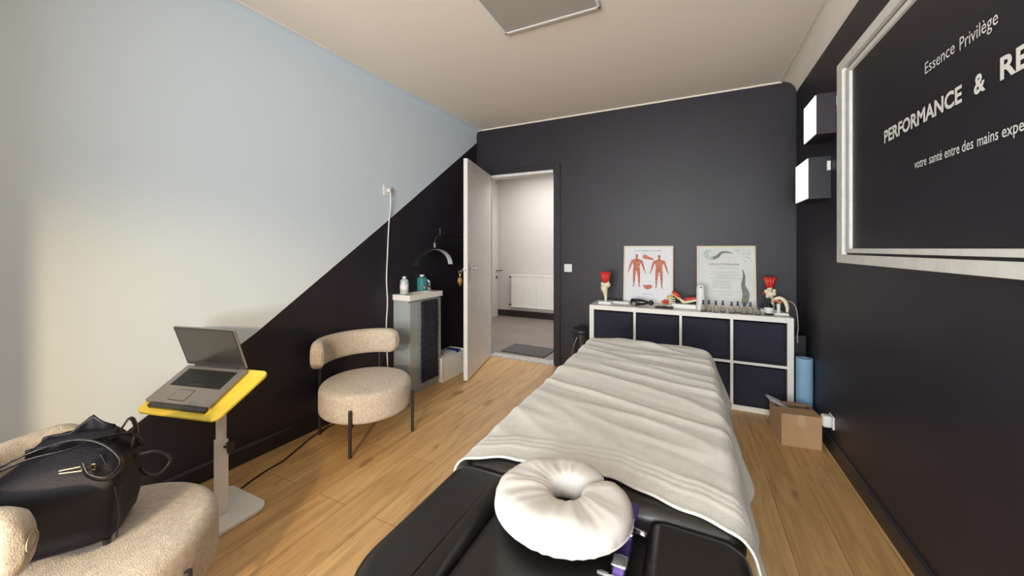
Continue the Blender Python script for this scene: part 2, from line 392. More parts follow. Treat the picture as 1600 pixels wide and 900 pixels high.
# flat ceiling lamp
t = thing('ceiling_lamp', 'square flat ceiling light panel with thin white frame, switched off', 'ceiling lamp', (-.768, 1.82, H))
bm = B(); s_ = .305
for a in ((-s_, s_, -s_, -s_+.014), (-s_, s_, s_-.014, s_), (-s_, -s_+.014, -s_, s_), (s_-.014, s_, -s_, s_)): box(bm, a[0], a[1], a[2], a[3], -.03, 0)
obj('frame', bm, 'white_plastic', t); obj('diffuser', bx(-s_+.014, s_-.014, -s_+.014, s_-.014, -.026, -.001), 'lamp_panel', t)

# ------------------------------------------------------------------ right wall: painted moulding, lettering, wall boxes, socket
def wr(u, v, d=0): return (XR - d, -u, v)      # u grows towards the camera side (right in the picture)
mf = thing('picture_moulding', 'large white double moulding frame on the black right wall around the lettering', 'moulding', (0, 0, 0))
def band(name, a, b, th):
    """a = (u0,u1,v0,v1) outer, b = widths (left,right,bottom,top)"""
    u0, u1, v0, v1 = a; l, r, bo, to = b; bm = B()
    O_ = [(u0, v0), (u1, v0), (u1, v1), (u0, v1)]; I_ = [(u0+l, v0+bo), (u1-r, v0+bo), (u1-r, v1-to), (u0+l, v1-to)]
    ro = [bm.verts.new(wr(*p, 0)) for p in O_]; to_ = [bm.verts.new(wr(*p, th)) for p in O_]
    ri = [bm.verts.new(wr(*p, 0)) for p in I_]; ti = [bm.verts.new(wr(*p, th)) for p in I_]
    for i in range(4):
        j = (i+1) % 4
        bm.faces.new((ro[i], ro[j], to_[j], to_[i])); bm.faces.new((to_[i], to_[j], ti[j], ti[i])); bm.faces.new((ti[i], ti[j], ri[j], ri[i]))
    return obj(name, bm, 'white_trim', mf, bevel=.003)
band('outer_moulding', (-2.785, -.3, 1.187, 2.342), (.085, .085, .047, .052), .022)
band('inner_moulding', (-2.672, -.43, 1.245, 2.268), (.052, .052, .024, .026), .014)
sg = thing('wall_lettering', 'white French lettering in three lines on the black right wall', 'lettering', (0, 0, 0))
def rw(body, y0, y1, z, cap, bold): word('word', body, wr, -y0, -y1, z, cap, 'letter', sg, bold, th=.003)
rw('Essence', 1.925, 1.752, 1.925, .042, .0); rw('Privilège', 1.727, 1.560, 1.918, .042, .0)
rw('PERFORMANCE', 2.248, 1.716, 1.749, .053, .03); rw('&', 1.660, 1.610, 1.748, .056, .03); rw('RE', 1.552, 1.452, 1.750, .060, .03)
for wd, a, b in (('votre', 1.997, 1.915), ('santé', 1.898, 1.820), ('entre', 1.806, 1.728), ('des', 1.716, 1.662), ('mains', 1.645, 1.559), ('expe', 1.545, 1.468)):
    rw(wd, a, b, 1.583, .034, .006)
def wall_box(y0, y1, z0, z1, label):
    t = thing('wall_light', label, 'wall light', (XR, (y0+y1)/2, z0), 0, 'box wall lights on the right wall')
    hy_ = (y1-y0)/2; dp = .115; hh = z1-z0
    bm = B(); box(bm, -dp, 0, -hy_, hy_, 0, hh); obj('housing', bm, 'black_paint', t, bevel=.002)
    obj('lit_face', bx(-dp-.004, -dp, -hy_+.006, hy_-.002, .006, hh-.006), 'lit_white', t)  # emission makes the face of the box bright white
    obj('clip', bx(-.022, -.004, -hy_-.004, -hy_, hh*.66, hh*.88), 'white_plastic', t)
    return t
wall_box(2.79, 3.045, 1.955, 2.198, 'upper black box wall light with a bright white face')
wall_box(2.955, 3.255, 1.586, 1.853, 'lower black box wall light with a bright white face, near the corner')
t = thing('plug_adapter', 'white plug adapter in the socket low on the black right wall', 'plug', (XR, 2.93, .192))
bm = B(); box(bm, -.01, 0, -.04, .04, -.04, .04); obj('socket_plate', bm, 'white_plastic', t, bevel=.004)
bm = B(); pad(bm, rrect(-.03, .03, -.036, .036, .015), 0, .045, .012)
for v in bm.verts: v.co = Vector((-.01-v.co.z, v.co.x, v.co.y))
obj('plug_body', bm, 'white_plastic', t, smooth=True)
t = thing('light_switch', 'square white light switch on the dark back wall right of the door', 'light switch', (-1.17, YB, 1.06))
obj('plate', bx(-.042, .042, -.008, 0, -.042, .042), 'white_plastic', t, bevel=.003); obj('rocker', bx(-.026, .026, -.012, -.008, -.028, .028), 'white_plastic', t, bevel=.002)

# landing things
t = thing('radiator', 'white ribbed panel radiator on the far wall beyond the doorway', 'radiator', (-2.45, HY, .19))
bm = B(); n_ = 34; Wd = 1.02; sp = Wd/n_; ring0, ring1 = [], []
pts = []
for i in range(n_):
    x = -.52+i*sp; pts += [(x, -.085), (x+sp*.25, -.098), (x+sp*.65, -.098), (x+sp*.9, -.085)]
pts += [(.5, -.085), (.5, -.05), (-.52, -.05)]
loft(bm, [[(x, y, z) for x, y in pts] for z in (.02, .58)]); obj('panel', bm, 'white_metal', t)
for z in (.575, 0): obj('grille', bx(-.525, .505, -.1, -.045, z, z+.024), 'white_metal', t, bevel=.003)
for x in (-.4, .3): obj('bracket', bx(x, x+.04, -.05, -.001, .05, .5), 'white_metal', t)
for z in (.55, .04):
    bm = B(); tube(bm, [(-.52, -.07, z), (-.57, -.07, z)], .013); obj('valve', bm, 'black_metal', t)
bm = B(); pad(bm, rrect(-.29, .29, -.19, .19, .01, 2), .0, .014, .005)
tag(obj('doormat', bm, 'mat_grey', loc=(-1.80, 4.20, 0)), 'dark grey speckled doormat on the landing floor beyond the doorway', 'doormat')
D.objects['doormat'].rotation_euler = (0, 0, -.05)

# ------------------------------------------------------------------ left wall: socket, cable
sx = xl(2.39)
t = thing('wall_socket', 'white wall socket with a plug high on the pale left wall', 'socket', (sx, 2.39, 1.767), -.03)
obj('plate', bx(0, .01, -.045, .045, -.045, .045), 'white_plastic', t, bevel=.003)
bm = B(); cyl(bm, 0, 0, 0, .03, .02, 14, .016)
for v in bm.verts: v.co = Vector((.01+v.co.z, v.co.x, v.co.y))
obj('plug', bm, 'white_plastic', t, smooth=True)
bm = B(); tube(bm, curve([(sx+.035, 2.39, 1.76), (sx+.03, 2.40, 1.66), (sx+.008, 2.40, 1.45), (sx+.008, 2.385, 1.2), (sx+.008, 2.375, 1.0), (sx+.008, 2.385, .8), (sx+.008, 2.372, .55), (sx+.03, 2.375, .12), (sx+.03, 2.372, .008)], 6), .0055, 8)
tag(obj('power_cable', bm, 'white_plastic', smooth=True), 'white cable hanging from the high socket down beside the wash cabinet', 'cable')
bm = B(); tube(bm, curve([(-2.10, 1.04, .006), (-2.14, 1.16, .006), (-2.17, 1.28, .006), (-2.18, 1.38, .006), (-2.235, 1.52, .006), (-2.29, 1.68, .006), (-2.31, 1.9, .006), (-2.31, 2.3, .006)], 6), .0045, 6)
tag(obj('floor_cable', bm, 'black_plastic', smooth=True), 'thin black cable lying on the oak floor along the left wall', 'cable')

# ------------------------------------------------------------------ wash cabinet
cab = thing('wash_cabinet', 'small grey vanity cabinet with white basin and mixer tap against the left wall', 'vanity cabinet', (-2.34, 2.67, 0), -.03)
W2 = .212
bm = B(); box(bm, 0, .17, -W2, W2, .0, .815); obj('body', bm, 'cab_grey', cab, bevel=.002)
obj('door', bx(.17, .188, -W2+.002, W2-.002, .03, .80), 'cab_grey', cab, bevel=.003)
obj('plinth', bx(.17, .176, -W2, W2, 0, .028), 'cab_grey', cab)
bm = B()
# basin slab with a recess
X0, X1, Y0, Y1, Z0, Z1 = 0, .20, -W2-.012, W2+.012, .816, .866
outer = [(X0, Y0), (X1, Y0), (X1, Y1), (X0, Y1)]; inner = [(.05, Y0+.03), (X1-.02, Y0+.03), (X1-.02, Y1-.10), (.05, Y1-.10)]; low = [(.07, Y0+.05), (X1-.035, Y0+.05), (X1-.035, Y1-.12), (.07, Y1-.12)]
a = [bm.verts.new((x, y, Z0)) for x, y in outer]; b_ = [bm.verts.new((x, y, Z1)) for x, y in outer]; c_ = [bm.verts.new((x, y, Z1)) for x, y in inner]; d_ = [bm.verts.new((x, y, Z1-.035)) for x, y in low]
bm.faces.new(a[::-1]); bm.faces.new(d_)
for p, q2 in ((a, b_), (b_, c_), (c_, d_)):
    for i in range(4): bm.faces.new((p[i], p[(i+1) % 4], q2[(i+1) % 4], q2[i]))
obj('basin', bm, 'ceramic', cab, bevel=.004)
bm = B(); cyl(bm, .09, W2-.055, .866, .93, .020, 16, .017)
tube(bm, curve([(.09, W2-.055, .905), (.10, W2-.10, .915), (.105, W2-.155, .905)], 4), [.014]*8+[.011], 10)
tube(bm, [(.09, W2-.055, .93), (.088, W2-.052, .955), (.082, W2-.07, .972)], [.018, .014, .007], 10)
obj('tap', bm, 'chrome', cab, smooth=True)
# towel over the door
bm = B(); rows = 96; cols = 10; rings = []
for i in range(rows+1):
    z = .80-i*(.72/rows); rings.append([(.200+.003*math.sin(j*1.3+z*9)+.006*abs(math.sin(z*52)), -.085+.22*(j/cols)+.004*math.sin(z*14), z) for j in range(cols+1)])
loft(bm, rings, False, False, False)
tw = obj('hand_towel', bm, 'towel', None, smooth=True, solid=.009)
tw.location = cab.location; tw.rotation_euler = cab.rotation_euler
tag(tw, 'dark ribbed towel hanging down the front of the grey wash cabinet', 'towel')
def bottle(name, label, x, y, z, r, h_, m, cap, lab, sq=False):
    t = thing(name, label, 'bottle', (x, y, z))
    bm = B(); n = 4 if sq else 20
    lathe(bm, [(r*.92, 0), (r, .006), (r, h_*.72), (r*.85, h_*.82), (r*.4, h_*.88), (r*.4, h_*.9)], 0, 0, 0, n)
    if sq: bmesh.ops.rotate(bm, verts=bm.verts, cent=(0, 0, 0), matrix=Matrix.Rotation(PI/4, 3, 'Z'))
    obj('bottle_body', bm, m, t, smooth=not sq, bevel=.006 if sq else 0)
    bm = B(); lathe(bm, [(r*.45, h_*.9), (r*.45, h_), (r*.38, h_*1.01)], 0, 0, 0, 16); obj('cap', bm, cap, t)
    if lab:
        rr = r*.72 if sq else r*1.015
        bm = B(); lathe(bm, [(r*1.02, h_*.2), (r*1.02, h_*.58)], 0, 0, 0, n) if not sq else box(bm, rr-.002, rr+.001, -r*.5, r*.5, h_*.15, h_*.6)
        obj('label', bm, lab, t, smooth=not sq)
    return t
bottle('soap_bottle', 'pale clear soap bottle with white cap and label, at the near end of the basin', -2.26, 2.50, .867, .036, .155, 'clear_bottle', 'white_plastic', 'label_white')
bottle('soap_bottle', 'teal bottle with white cap behind the tap on the basin', -2.312, 2.80, .867, .05, .15, 'teal', 'white_plastic', None, True)

# half-moon lamp on its floor stand
hm = thing('half_moon_lamp', 'black half-moon arch lamp with white underside hanging beside the open door', 'lamp', (-2.2, 2.85, 0))
ax = Vector((0, 1, 0)); c0 = Vector((.0, 0, 1.105)); R_ = .265
rings = []; rings2 = []
vw = Vector((1, 0, 0))
for i in range(33):
    a = math.radians(178 - 176*i/32)
    p = c0 + Vector((0, math.cos(a)*R_, math.sin(a)*.165)); r1 = Vector((0, math.cos(a)*.165, math.sin(a)*R_)).normalized()*.008
    s1 = vw*.03
    rings.append([p+s1+r1, p-s1+r1, p-s1-r1, p+s1-r1])
    rings2.append([p+s1*.85-r1*1.02, p-s1*.85-r1*1.02, p-s1*.85-r1*1.5, p+s1*.85-r1*1.5])
bm = B(); loft(bm, rings); obj('lamp_arch', bm, 'black_plastic', hm)
bm = B(); loft(bm, rings2); obj('led_diffuser', bm, 'led_cover', hm)
top = c0 + Vector((0, 0, .165))
bm = B(); cyl(bm, top.x, top.y, top.z, top.z+.05, .012, 12); obj('collar', bm, 'chrome', hm)
bm = B(); tube(bm, curve([top+Vector((0, 0, .05)), top+Vector((.0, .01, .09)), top+Vector((.0, .06, .125)), top+Vector((.0, .12, .11)), top+Vector((.0, .3, .10)), Vector((0, .60, top.z+.10))], 6), .007, 8)
obj('arm', bm, 'black_metal', hm)
bm = B(); tube(bm, [(0, .085, top.z+.12), (0, .085, top.z+.20)], .006, 8); obj('arm_pin', bm, 'black_metal', hm)
bm = B(); tube(bm, [(0, .60, .02), (0, .60, top.z+.14)], .010, 10); obj('stand_pole', bm, 'black_metal', hm)
bm = B(); cyl(bm, 0, .60, 0, .025, .095, 24, .09); obj('base', bm, 'black_metal', hm)

# white box on the floor beside the cabinet, with packets
t = thing('storage_box', 'low white open box on the floor between the wash cabinet and the door', 'box', (-2.205, 3.055, 0), -.03)
bm = B(); w_, l_, h_ = .105, .20, .225
box(bm, -w_, w_, -l_, l_, 0, .008); box(bm, -w_, -w_+.008, -l_, l_, .008, h_); box(bm, w_-.008, w_, -l_, l_, .008, h_); box(bm, -w_, w_, -l_, -l_+.008, .008, h_); box(bm, -w_, w_, l_-.008, l_, .008, h_)
obj('box_body', bm, 'white_lam', t)
t2 = thing('packet', 'white and blue packet lying in the white box beside the door', 'packet', (-2.215, 3.03, .010), -.03)
obj('packet_body', bx(-.07, .07, -.15, .10, 0, .215), 'label_white', t2, bevel=.006); obj('packet_end', bx(-.06, .07, .102, .15, 0, .225), 'blue_box', t2, bevel=.004)
t3 = None

# ------------------------------------------------------------------ chairs
def arc_sweep(R, a0, a1, z0, z1, th, n=48, m=20):
    """curved back cushion with rounded ends"""
    bm = B(); rings = []; L_ = abs(a1-a0)*R; hh = (z1-z0)/2; zc = (z0+z1)/2; hr = hh*.80
    for i in range(n+1):
        # denser rings towards the ends
        u = .5-.5*math.cos(PI*i/n); a = a0+(a1-a0)*u; s = min(u, 1-u)*L_
        k = 1 if s >= hr else math.sqrt(max(0.0, 1-((hr-s)/hr)**2))
        kh = .32+.68*k; kt = .55+.45*min(1, s/.02)
        ring = []
        for j in range(m):
            b = 2*PI*j/m; cx_ = math.copysign(abs(math.cos(b))**.6, math.cos(b))*th/2*kt; cz_ = math.copysign(abs(math.sin(b))**.6, math.sin(b))*hh*kh
            ring.append(((R+cx_)*math.cos(a), (R+cx_)*math.sin(a), zc+cz_))
        rings.append(ring)
    return loft(bm, rings)
def make_chair(label, loc, facing, half=78, fl=45, ends=0):
    """local +x is the front"""
    t = thing('armchair', label, 'chair', loc, math.radians(facing), 'beige round armchairs')
    circ = [(.300*math.cos(2*PI*i/56), .295*math.sin(2*PI*i/56)) for i in range(56)]
    bm = B(); pad(bm, circ, .185, .372, .045, .03, 6, crown=.012); obj('seat', bm, 'boucle', t, smooth=True)
    bb = arc_sweep(.300, PI-math.radians(half), PI+math.radians(half), .475, .655, .085)
    bk = obj('backrest', bb, 'boucle', t, smooth=True)
    # seam on the end caps
    for sg_ in (-1, 1):
        bm = B(); a = PI+sg_*math.radians(half)+sg_*.006; tube(bm, [((.300+.022*math.cos(b))*math.cos(a), (.300+.022*math.cos(b))*math.sin(a), .565+.022*math.sin(b)) for b in [2*PI*i/16 for i in range(17)]], .0015, 5)
        obj('seam', bm, 'boucle', bk)
    for a in (fl, -fl):
        x, y = .311*math.cos(math.radians(a)), .311*math.sin(math.radians(a))
        bm = B(); cyl(bm, x, y, 0, .285, .0105, 14); obj('leg', bm, 'black_metal', t, smooth=False, bevel=.001)
        x, y = -x, y
        bm = B(); cyl(bm, x, y, 0, .50, .0105, 14); obj('leg', bm, 'black_metal', t, bevel=.001)
    bm = B()
    for a in (fl, 180-fl):
        c, s = math.cos(math.radians(a)), math.sin(math.radians(a)); tube(bm, [(.305*c, .305*s, .178), (-.305*c, -.305*s, .178)], .009, 8)
    obj('seat_frame', bm, 'black_metal', t)
    return t
make_chair('beige textured round armchair with curved back beside the grey wash cabinet', (-2.005, 1.845, 0), -15, half=74)
make_chair('beige textured round armchair holding the black handbag, at the near left', (-1.67, .47, 0), 66, half=78)

# ------------------------------------------------------------------ handbag on the chair
bag = thing('handbag', 'large black leather handbag slumped on the near left armchair', 'handbag', (-1.722, .405, .398), math.radians(56))
bag.scale = (1.06, 1.06, .98)
# local x = length of the bag, local -y = side that faces the camera
bm = B(); rings = []
prof = [(0, .145, .095, 0, 0), (.012, .156, .108, 0, 0), (.06, .160, .114, 0, 0), (.12, .157, .110, .002, -.002), (.18, .148, .100, .008, -.004), (.222, .124, .080, .02, .0), (.25, .100, .054, .03, .006), (.275, .088, .032, .036, .012), (.29, .075, .018, .04, .016)]
for z, a, b, ox, oy in prof:
    ring = []
    for i in range(64):
        q = 2*PI*i/64; cx_, sy_ = math.cos(q), math.sin(q)
        x = math.copysign(abs(cx_)**.32, cx_)*a; y = math.copysign(abs(sy_)**.32, sy_)*b
        nz = noise.noise(Vector((x*9, y*9, z*7)))*.016 + noise.noise(Vector((x*22, y*22, z*9+4)))*.009*(1 if z > .1 else .4)
        k_ = 1+nz/.12
        sag = .02*math.cos(x*16)*max(0, (z-.2)/.09)
        ring.append((x*k_+ox, y*k_+oy, z+sag))
    rings.append(ring)
# finer rings by interpolation
fine = []
for r0_, r1_ in zip(rings, rings[1:]):
    for t_ in (0, .5): fine.append([tuple(Vector(p).lerp(Vector(q), t_)) for p, q in zip(r0_, r1_)])
fine.append(rings[-1]); loft(bm, fine); obj('bag_body', bm, 'bag_leather', bag, smooth=True)
# upright top flaps of the opening
def flapm(y0, lean, pk):
    bm = B(); g = []
    for i in range(9):
        v = i/8; row = []
        for j in range(17):
            u = -1+2*j/16; hgt = (.045+pk*max(0, 1-abs(u-.35)*1.6))*v
            row.append((.035+u*.085*(1-.15*v), y0+lean*v+.006*math.sin(u*7), .262+hgt))
        g.append(row)
    loft(bm, g, False, False, False); return bm
obj('top_flap', flapm(.03, -.006, .045), 'bag_leather', bag, smooth=True, solid=.004)
obj('top_flap', flapm(-.025, -.03, .01), 'bag_leather', bag, smooth=True, solid=.004)
# seam down the near side
bm = B(); tube(bm, curve([(.150, -.104, .01), (.157, -.110, .08), (.148, -.102, .15), (.125, -.08, .215), (.10, -.055, .26)], 5), .0022, 6); obj('seam', bm, 'bag_strap', bag, smooth=True)
# straps
bm = B(); tube(bm, curve([(-.16, -.05, .20), (-.10, -.075, .262), (-.02, -.07, .302), (.06, -.062, .312), (.12, -.075, .285), (.16, -.10, .235), (.14, -.125, .205), (.10, -.118, .222), (.08, -.10, .258)], 8), .0125, 8, ry=.0032); obj('strap', bm, 'bag_strap', bag, smooth=True)
bm = B(); tube(bm, curve([(-.17, -.06, .17), (-.13, -.08, .235), (-.03, -.085, .287), (.05, -.08, .295), (.10, -.05, .30), (.15, .0, .275), (.17, .03, .22)], 8), .0125, 8, ry=.0032); obj('strap', bm, 'bag_strap', bag, smooth=True)
bm = B(); tube(bm, curve([(.15, .02, .19), (.20, .035, .185), (.235, .03, .15), (.215, .015, .118), (.19, .0, .13), (.175, -.01, .16)], 7), .009, 7, ry=.003); obj('strap_loop', bm, 'bag_strap', bag, smooth=True)
bm = B(); tube(bm, curve([(-.20, -.03, .02), (-.19, -.08, .10), (-.16, -.10, .17), (-.12, -.09, .22)], 7), .012, 8, ry=.0028); obj('strap', bm, 'bag_strap', bag, smooth=True)
bm = B()
for p, q2 in (((.035, -.088, .232), (.105, -.094, .226)), ((.035, -.088, .240), (.105, -.094, .242)), ((.105, -.094, .226), (.105, -.094, .242))): tube(bm, [p, q2], .0018, 6)
obj('buckle', bm, 'brass', bag)
bm = B(); tube(bm, curve([(.085, .01, .245), (.12, .02, .285), (.138, .02, .318), (.150, .02, .312), (.158, .015, .27), (.15, .01, .225)], 5), .009, 8, ry=.003); obj('strap_tab', bm, 'bag_strap', bag, smooth=True)
for px_ in ((.125, -.085), (-.125, -.085)):
    bm = B(); cyl(bm, px_[0], px_[1], -.012, .004, .009, 12); obj('foot', bm, 'black_plastic', bag)
for px_ in ((.12, .07), (-.12, .07)):
    bm = B(); cyl(bm, px_[0], px_[1], -.012, .004, .009, 12); obj('foot', bm, 'black_plastic', bag)

# ------------------------------------------------------------------ laptop table and laptop
TILT = math.radians(29); TY = math.radians(13.6)
tb = thing('laptop_table', 'height-adjustable laptop table with tilted yellow top on a white pedestal', 'table', (-2.0, .97, 0))
bm = B(); out = rrect(-.20, .14, -.16, .14, .05, 5); pad(bm, out, 0, .022, .006); obj('foot_plate', bm, 'white_metal', tb, smooth=False)
obj('lower_post', bx(-.026, .026, -.019, .019, .022, .365), 'white_metal', tb, bevel=.003)
bm = B(); cyl(bm, 0, 0, .365, .618, .0205, 20); obj('upper_post', bm, 'white_metal', tb, smooth=False, bevel=.001)
bm = B(); tube(bm, [(.026, .0, .335), (.055, .012, .335)], .006, 8); tube(bm, [(.055, .012, .312), (.055, .012, .358)], [.014, .017, ][:2], 10); obj('clamp_knob', bm, 'black_plastic', tb)
def tilt_mat(x, y, z=0):   # board coordinates -> table-local coordinates
    mx = Matrix.Translation(Vector((-2.029+2.0, .803-.97, .58))) @ Matrix.Rotation(TY, 4, 'Z') @ Matrix.Rotation(TILT, 4, 'X')
    return mx @ Vector((x, y, z))
bm = B(); out = rrect(-.205, .262, -.03, .245, .035, 6)
out = [(x+(.03*(y+.03)/.275 if x > 0 else 0) - (.02 if x > 0 else 0), y) for x, y in out]
pad(bm, out, -.036, -.021, .004)
for v in bm.verts: v.co = tilt_mat(*v.co)
obj('table_top', bm, 'yellow', tb, smooth=False)
bm = B(); box(bm, -.15, .165, -.006, .012, -.0209, -.004)
for v in bm.verts: v.co = tilt_mat(*v.co)
obj('stop_bar', bm, 'laptop_dark', tb, bevel=.002)
bm = B(); p = tilt_mat(.05, .10, -.066); tube(bm, [(0, 0, .60), (p.x*.5, p.y*.5, .622), p], .018, 10); box(bm, -.03, .10, .05, .15, -.045, -.0365)
for v in list(bm.verts)[-8:]: v.co = tilt_mat(*v.co)
p1 = tilt_mat(.10, .12, -.05); p2 = tilt_mat(.225, .14, -.05); tube(bm, [p1, p2], .006, 8); obj('tilt_bracket', bm, 'white_metal', tb)
bm = B(); tube(bm, [p2, tilt_mat(.25, .14, -.05)], .014, 10); obj('tilt_knob', bm, 'black_plastic', tb)

lp = thing('laptop', 'open grey laptop with dark screen on the yellow laptop table', 'laptop', (-2.029, .803, .58), (TILT, 0, TY))
bm = B(); pad(bm, rrect(-.19, .17, .015, .228, .01, 4), -.0205, -.002, .003, .006); obj('base', bm, 'laptop_grey', lp)
obj('keyboard_well', bx(-.155, .135, .105, .205, -.0019, -.0012), 'laptop_dark', lp)
kb = B()
for r in range(5):
    n_ = 14 - (r == 4)*6; x = -.150
    for c in range(14):
        if r == 0 and 3 < c < 9:
            if c == 4: box(kb, -.150+4*.0203, -.150+9*.0203-.003, .108, .123, -.0012, .001)
            continue
        box(kb, x+c*.0203, x+c*.0203+.017, .108+r*.0192, .108+r*.0192+.0158, -.0012, .001)
obj('keys', kb, 'key', lp)
obj('touchpad', bx(-.075, .02, .03, .088, -.0019, -.0011), 'laptop_dark', lp)
obj('touchpad_surface', bx(-.072, .017, .033, .085, -.0011, -.0006), 'laptop_grey', lp)
lid = D.objects.new('screen_lid', None); C.objects.link(lid); lid.parent = lp; lid.location = (-.01, .226, -.001)
lid.rotation_euler = (math.radians(108.5-29-0), 0, 0)
bm = B(); pad(bm, rrect(-.18, .18, .004, .216, .008, 4), -.008, -.0005, .002); l1 = obj('lid_shell', bm, 'laptop_grey', lid)
obj('bezel', bx(-.176, .176, .008, .212, -.0005, .0004), 'laptop_dark', lid); obj('screen', bx(-.165, .165, .026, .205, .0004, .0008), 'screen', lid)
bm = B(); cyl(bm, 0, .017, .0004, .0009, .0055, 16); obj('badge', bm, 'chrome', lid)
bm = B(); tube(bm, [(-.13, .002, 0), (.13, .002, 0)], .006, 8); obj('hinge', bm, 'laptop_dark', lid)

# ------------------------------------------------------------------ shelf unit with fabric bins
KX0, KX1, KY0, KY1, KZ = -.835, .695, 3.37, 3.76, .75
ks = thing('shelf_unit', 'white eight-cube shelf unit with dark fabric bins along the back wall', 'shelf unit', (KX0, KY0, 0))
WU = KX1-KX0; DU = KY1-KY0; tt = .040; ti = .020
obj('top_board', bx(0, WU, 0, DU, KZ-tt, KZ), 'white_lam', ks, bevel=.001)
obj('bottom_board', bx(0, WU, 0, DU, 0, tt), 'white_lam', ks, bevel=.001)
for x in (0, WU-tt): obj('side_panel', bx(x, x+tt, 0, DU, tt, KZ-tt), 'white_lam', ks)
cw = (WU-2*tt-3*ti)/4; zc_ = tt+(KZ-2*tt-ti)/2
for i in range(3):
    x = tt+(i+1)*cw+i*ti; obj('divider', bx(x, x+ti, 0.004, DU, tt, KZ-tt), 'white_lam', ks)
for i in range(4):
    x = tt+i*(cw+ti); obj('shelf', bx(x, x+cw, 0.004, DU, zc_, zc_+ti), 'white_lam', ks)
obj('back_panel', bx(.01, WU-.01, DU, DU+.004, .01, KZ-.01), 'white_lam', ks)
pos_name = ['leftmost', 'second from left', 'third from left', 'rightmost']
proto = None
for r, z0, z1 in ((1, zc_+ti, KZ-tt), (0, tt, zc_)):
    for i in range(4):
        x0 = KX0+tt+i*(cw+ti)
        lab = 'dark navy fabric bin in the %s row of the white shelf unit, %s' % ('upper' if r else 'lower', pos_name[i])
        if proto is None:
            proto = thing('fabric_bin', lab, 'storage bin', (x0+cw/2, KY0+.012, z0), 0, 'dark fabric bins in the shelf unit')
            a, hh, dp = cw/2-.004, z1-z0-.012, .34
            bm = B(); g = []
            for kz in range(9):
                v = kz/8; g.append([(-a+2*a*j/12, .004*math.sin(j*.9+kz*.8)*math.sin(PI*j/12)*math.sin(PI*v), hh*v) for j in range(13)])
            loft(bm, g, False, False, False); obj('front_panel', bm, 'navy', proto, smooth=True, solid=.004)
            bm = B(); box(bm, -a, -a+.004, .008, dp, 0, hh); box(bm, a-.004, a, .008, dp, 0, hh); box(bm, -a+.004, a-.004, dp-.004, dp, 0, hh); box(bm, -a+.004, a-.004, .008, dp-.004, 0, .004)
            obj('bin_body', bm, 'navy', proto)
        else:
            c = copy_tree(proto); c.location = (x0+cw/2, KY0+.012, z0); c['label'] = lab

# posters leaning on the wall
def poster(name, label, x0, x1, z1, paperm):
    hgt = z1-KZ; wd = x1-x0; lean = .055
    t = thing(name, label, 'framed poster', ((x0+x1)/2, KY1-.045, KZ+.001), (-math.atan2(lean, hgt), 0, 0))
    bm = B(); fw = .013; w2 = wd/2; hh = hgt
    for a in ((-w2, -w2+fw, 0, hh), (w2-fw, w2, 0, hh), (-w2+fw, w2-fw, 0, fw), (-w2+fw, w2-fw, hh-fw, hh)): box(bm, a[0], a[1], -.009, .009, a[2], a[3])
    obj('frame', bm, 'frame_wood', t, bevel=.001)
    obj('print', bx(-w2+fw, w2-fw, -.003, .003, fw, hh-fw), paperm, t)
    return t, w2, hh
def pm(t_):
    return lambda u, v, d=0: (u, -.0032-d, v)
def blob(bm, pts, th=.0012):
    return flat(bm, pts, th, pm(None))
def limb(bm, a, b, r0, r1, n=6):
    a, b = Vector(a), Vector(b); t = (b-a).normalized(); s = Vector((-t.y, t.x)); pts = []
    for i in range(n+1): q = PI/2+PI*i/n; pts.append(a + (t*math.cos(q)+s*math.sin(q))*r0)
    for i in range(n+1): q = -PI/2+PI*i/n; pts.append(b + (t*math.cos(q)+s*math.sin(q))*r1)
    return blob(bm, [(p.x, p.y) for p in pts])
def figure(bm, cx, z0, s):
    """standing muscle figure s metres tall, arms held away from the body"""
    def P(x, y): return (cx+x*s, z0+y*s)
    limb(bm, P(0, .93), P(0, .955), .036*s, .040*s); limb(bm, P(0, .84), P(0, .9), .028*s, .024*s)
    blob(bm, [P(*p) for p in [(-.06, .52), (0, .49), (.06, .52), (.10, .55), (.085, .63), (.115, .74), (.15, .80), (.06, .855), (-.06, .855), (-.15, .80), (-.115, .74), (-.085, .63), (-.10, .55)]])
    for k in (-1, 1):
        limb(bm, P(k*.135, .79), P(k*.185, .64), .034*s, .027*s); limb(bm, P(k*.188, .63), P(k*.235, .48), .027*s, .014*s); limb(bm, P(k*.24, .47), P(k*.255, .435), .014*s, .011*s)
        limb(bm, P(k*.055, .50), P(k*.07, .28), .050*s, .030*s); limb(bm, P(k*.072, .26), P(k*.075, .05), .033*s, .014*s); limb(bm, P(k*.077, .04), P(k*.10, .012), .014*s, .012*s)
t, w2, hh = poster('anatomy_poster', 'light wood framed anatomy poster with two muscle figures, the left of the two posters', -.587, -.139, 1.295, 'paper')
for cx_, cz_ in ((-.103, .145), (.100, .140)):
    bm = B(); figure(bm, cx_, cz_, .32); obj('muscle_figure', bm, 'muscle', t)
bm = B(); limb(bm, (-.03, .44), (.045, .415), .020, .007); obj('arm_detail', bm, 'muscle', t)
bm = B(); lg = [( .042*math.cos(q)*(1.0), .155+.022*math.sin(q)+.006*math.cos(2*q)) for q in [2*PI*i/28 for i in range(28)]]; blob(bm, lg); obj('cross_section', bm, 'muscle', t)
word('title', 'La musculature humaine', pm(t), -.125, .125, .493, .012, 'ink', t, .01, .0005)
word('subtitle', 'muscles superficiels', pm(t), -.06, .06, .462, .006, 'ink_pale', t, 0, .0005)
bm = B(); box(bm, -.055, .055, -.0042, -.0032, .078, .083); obj('text_line', bm, 'ink_pale', t)
t, w2, hh = poster('leech_poster', 'light wood framed leech therapy poster, the right of the two posters', .057, .509, 1.293, 'paper2')
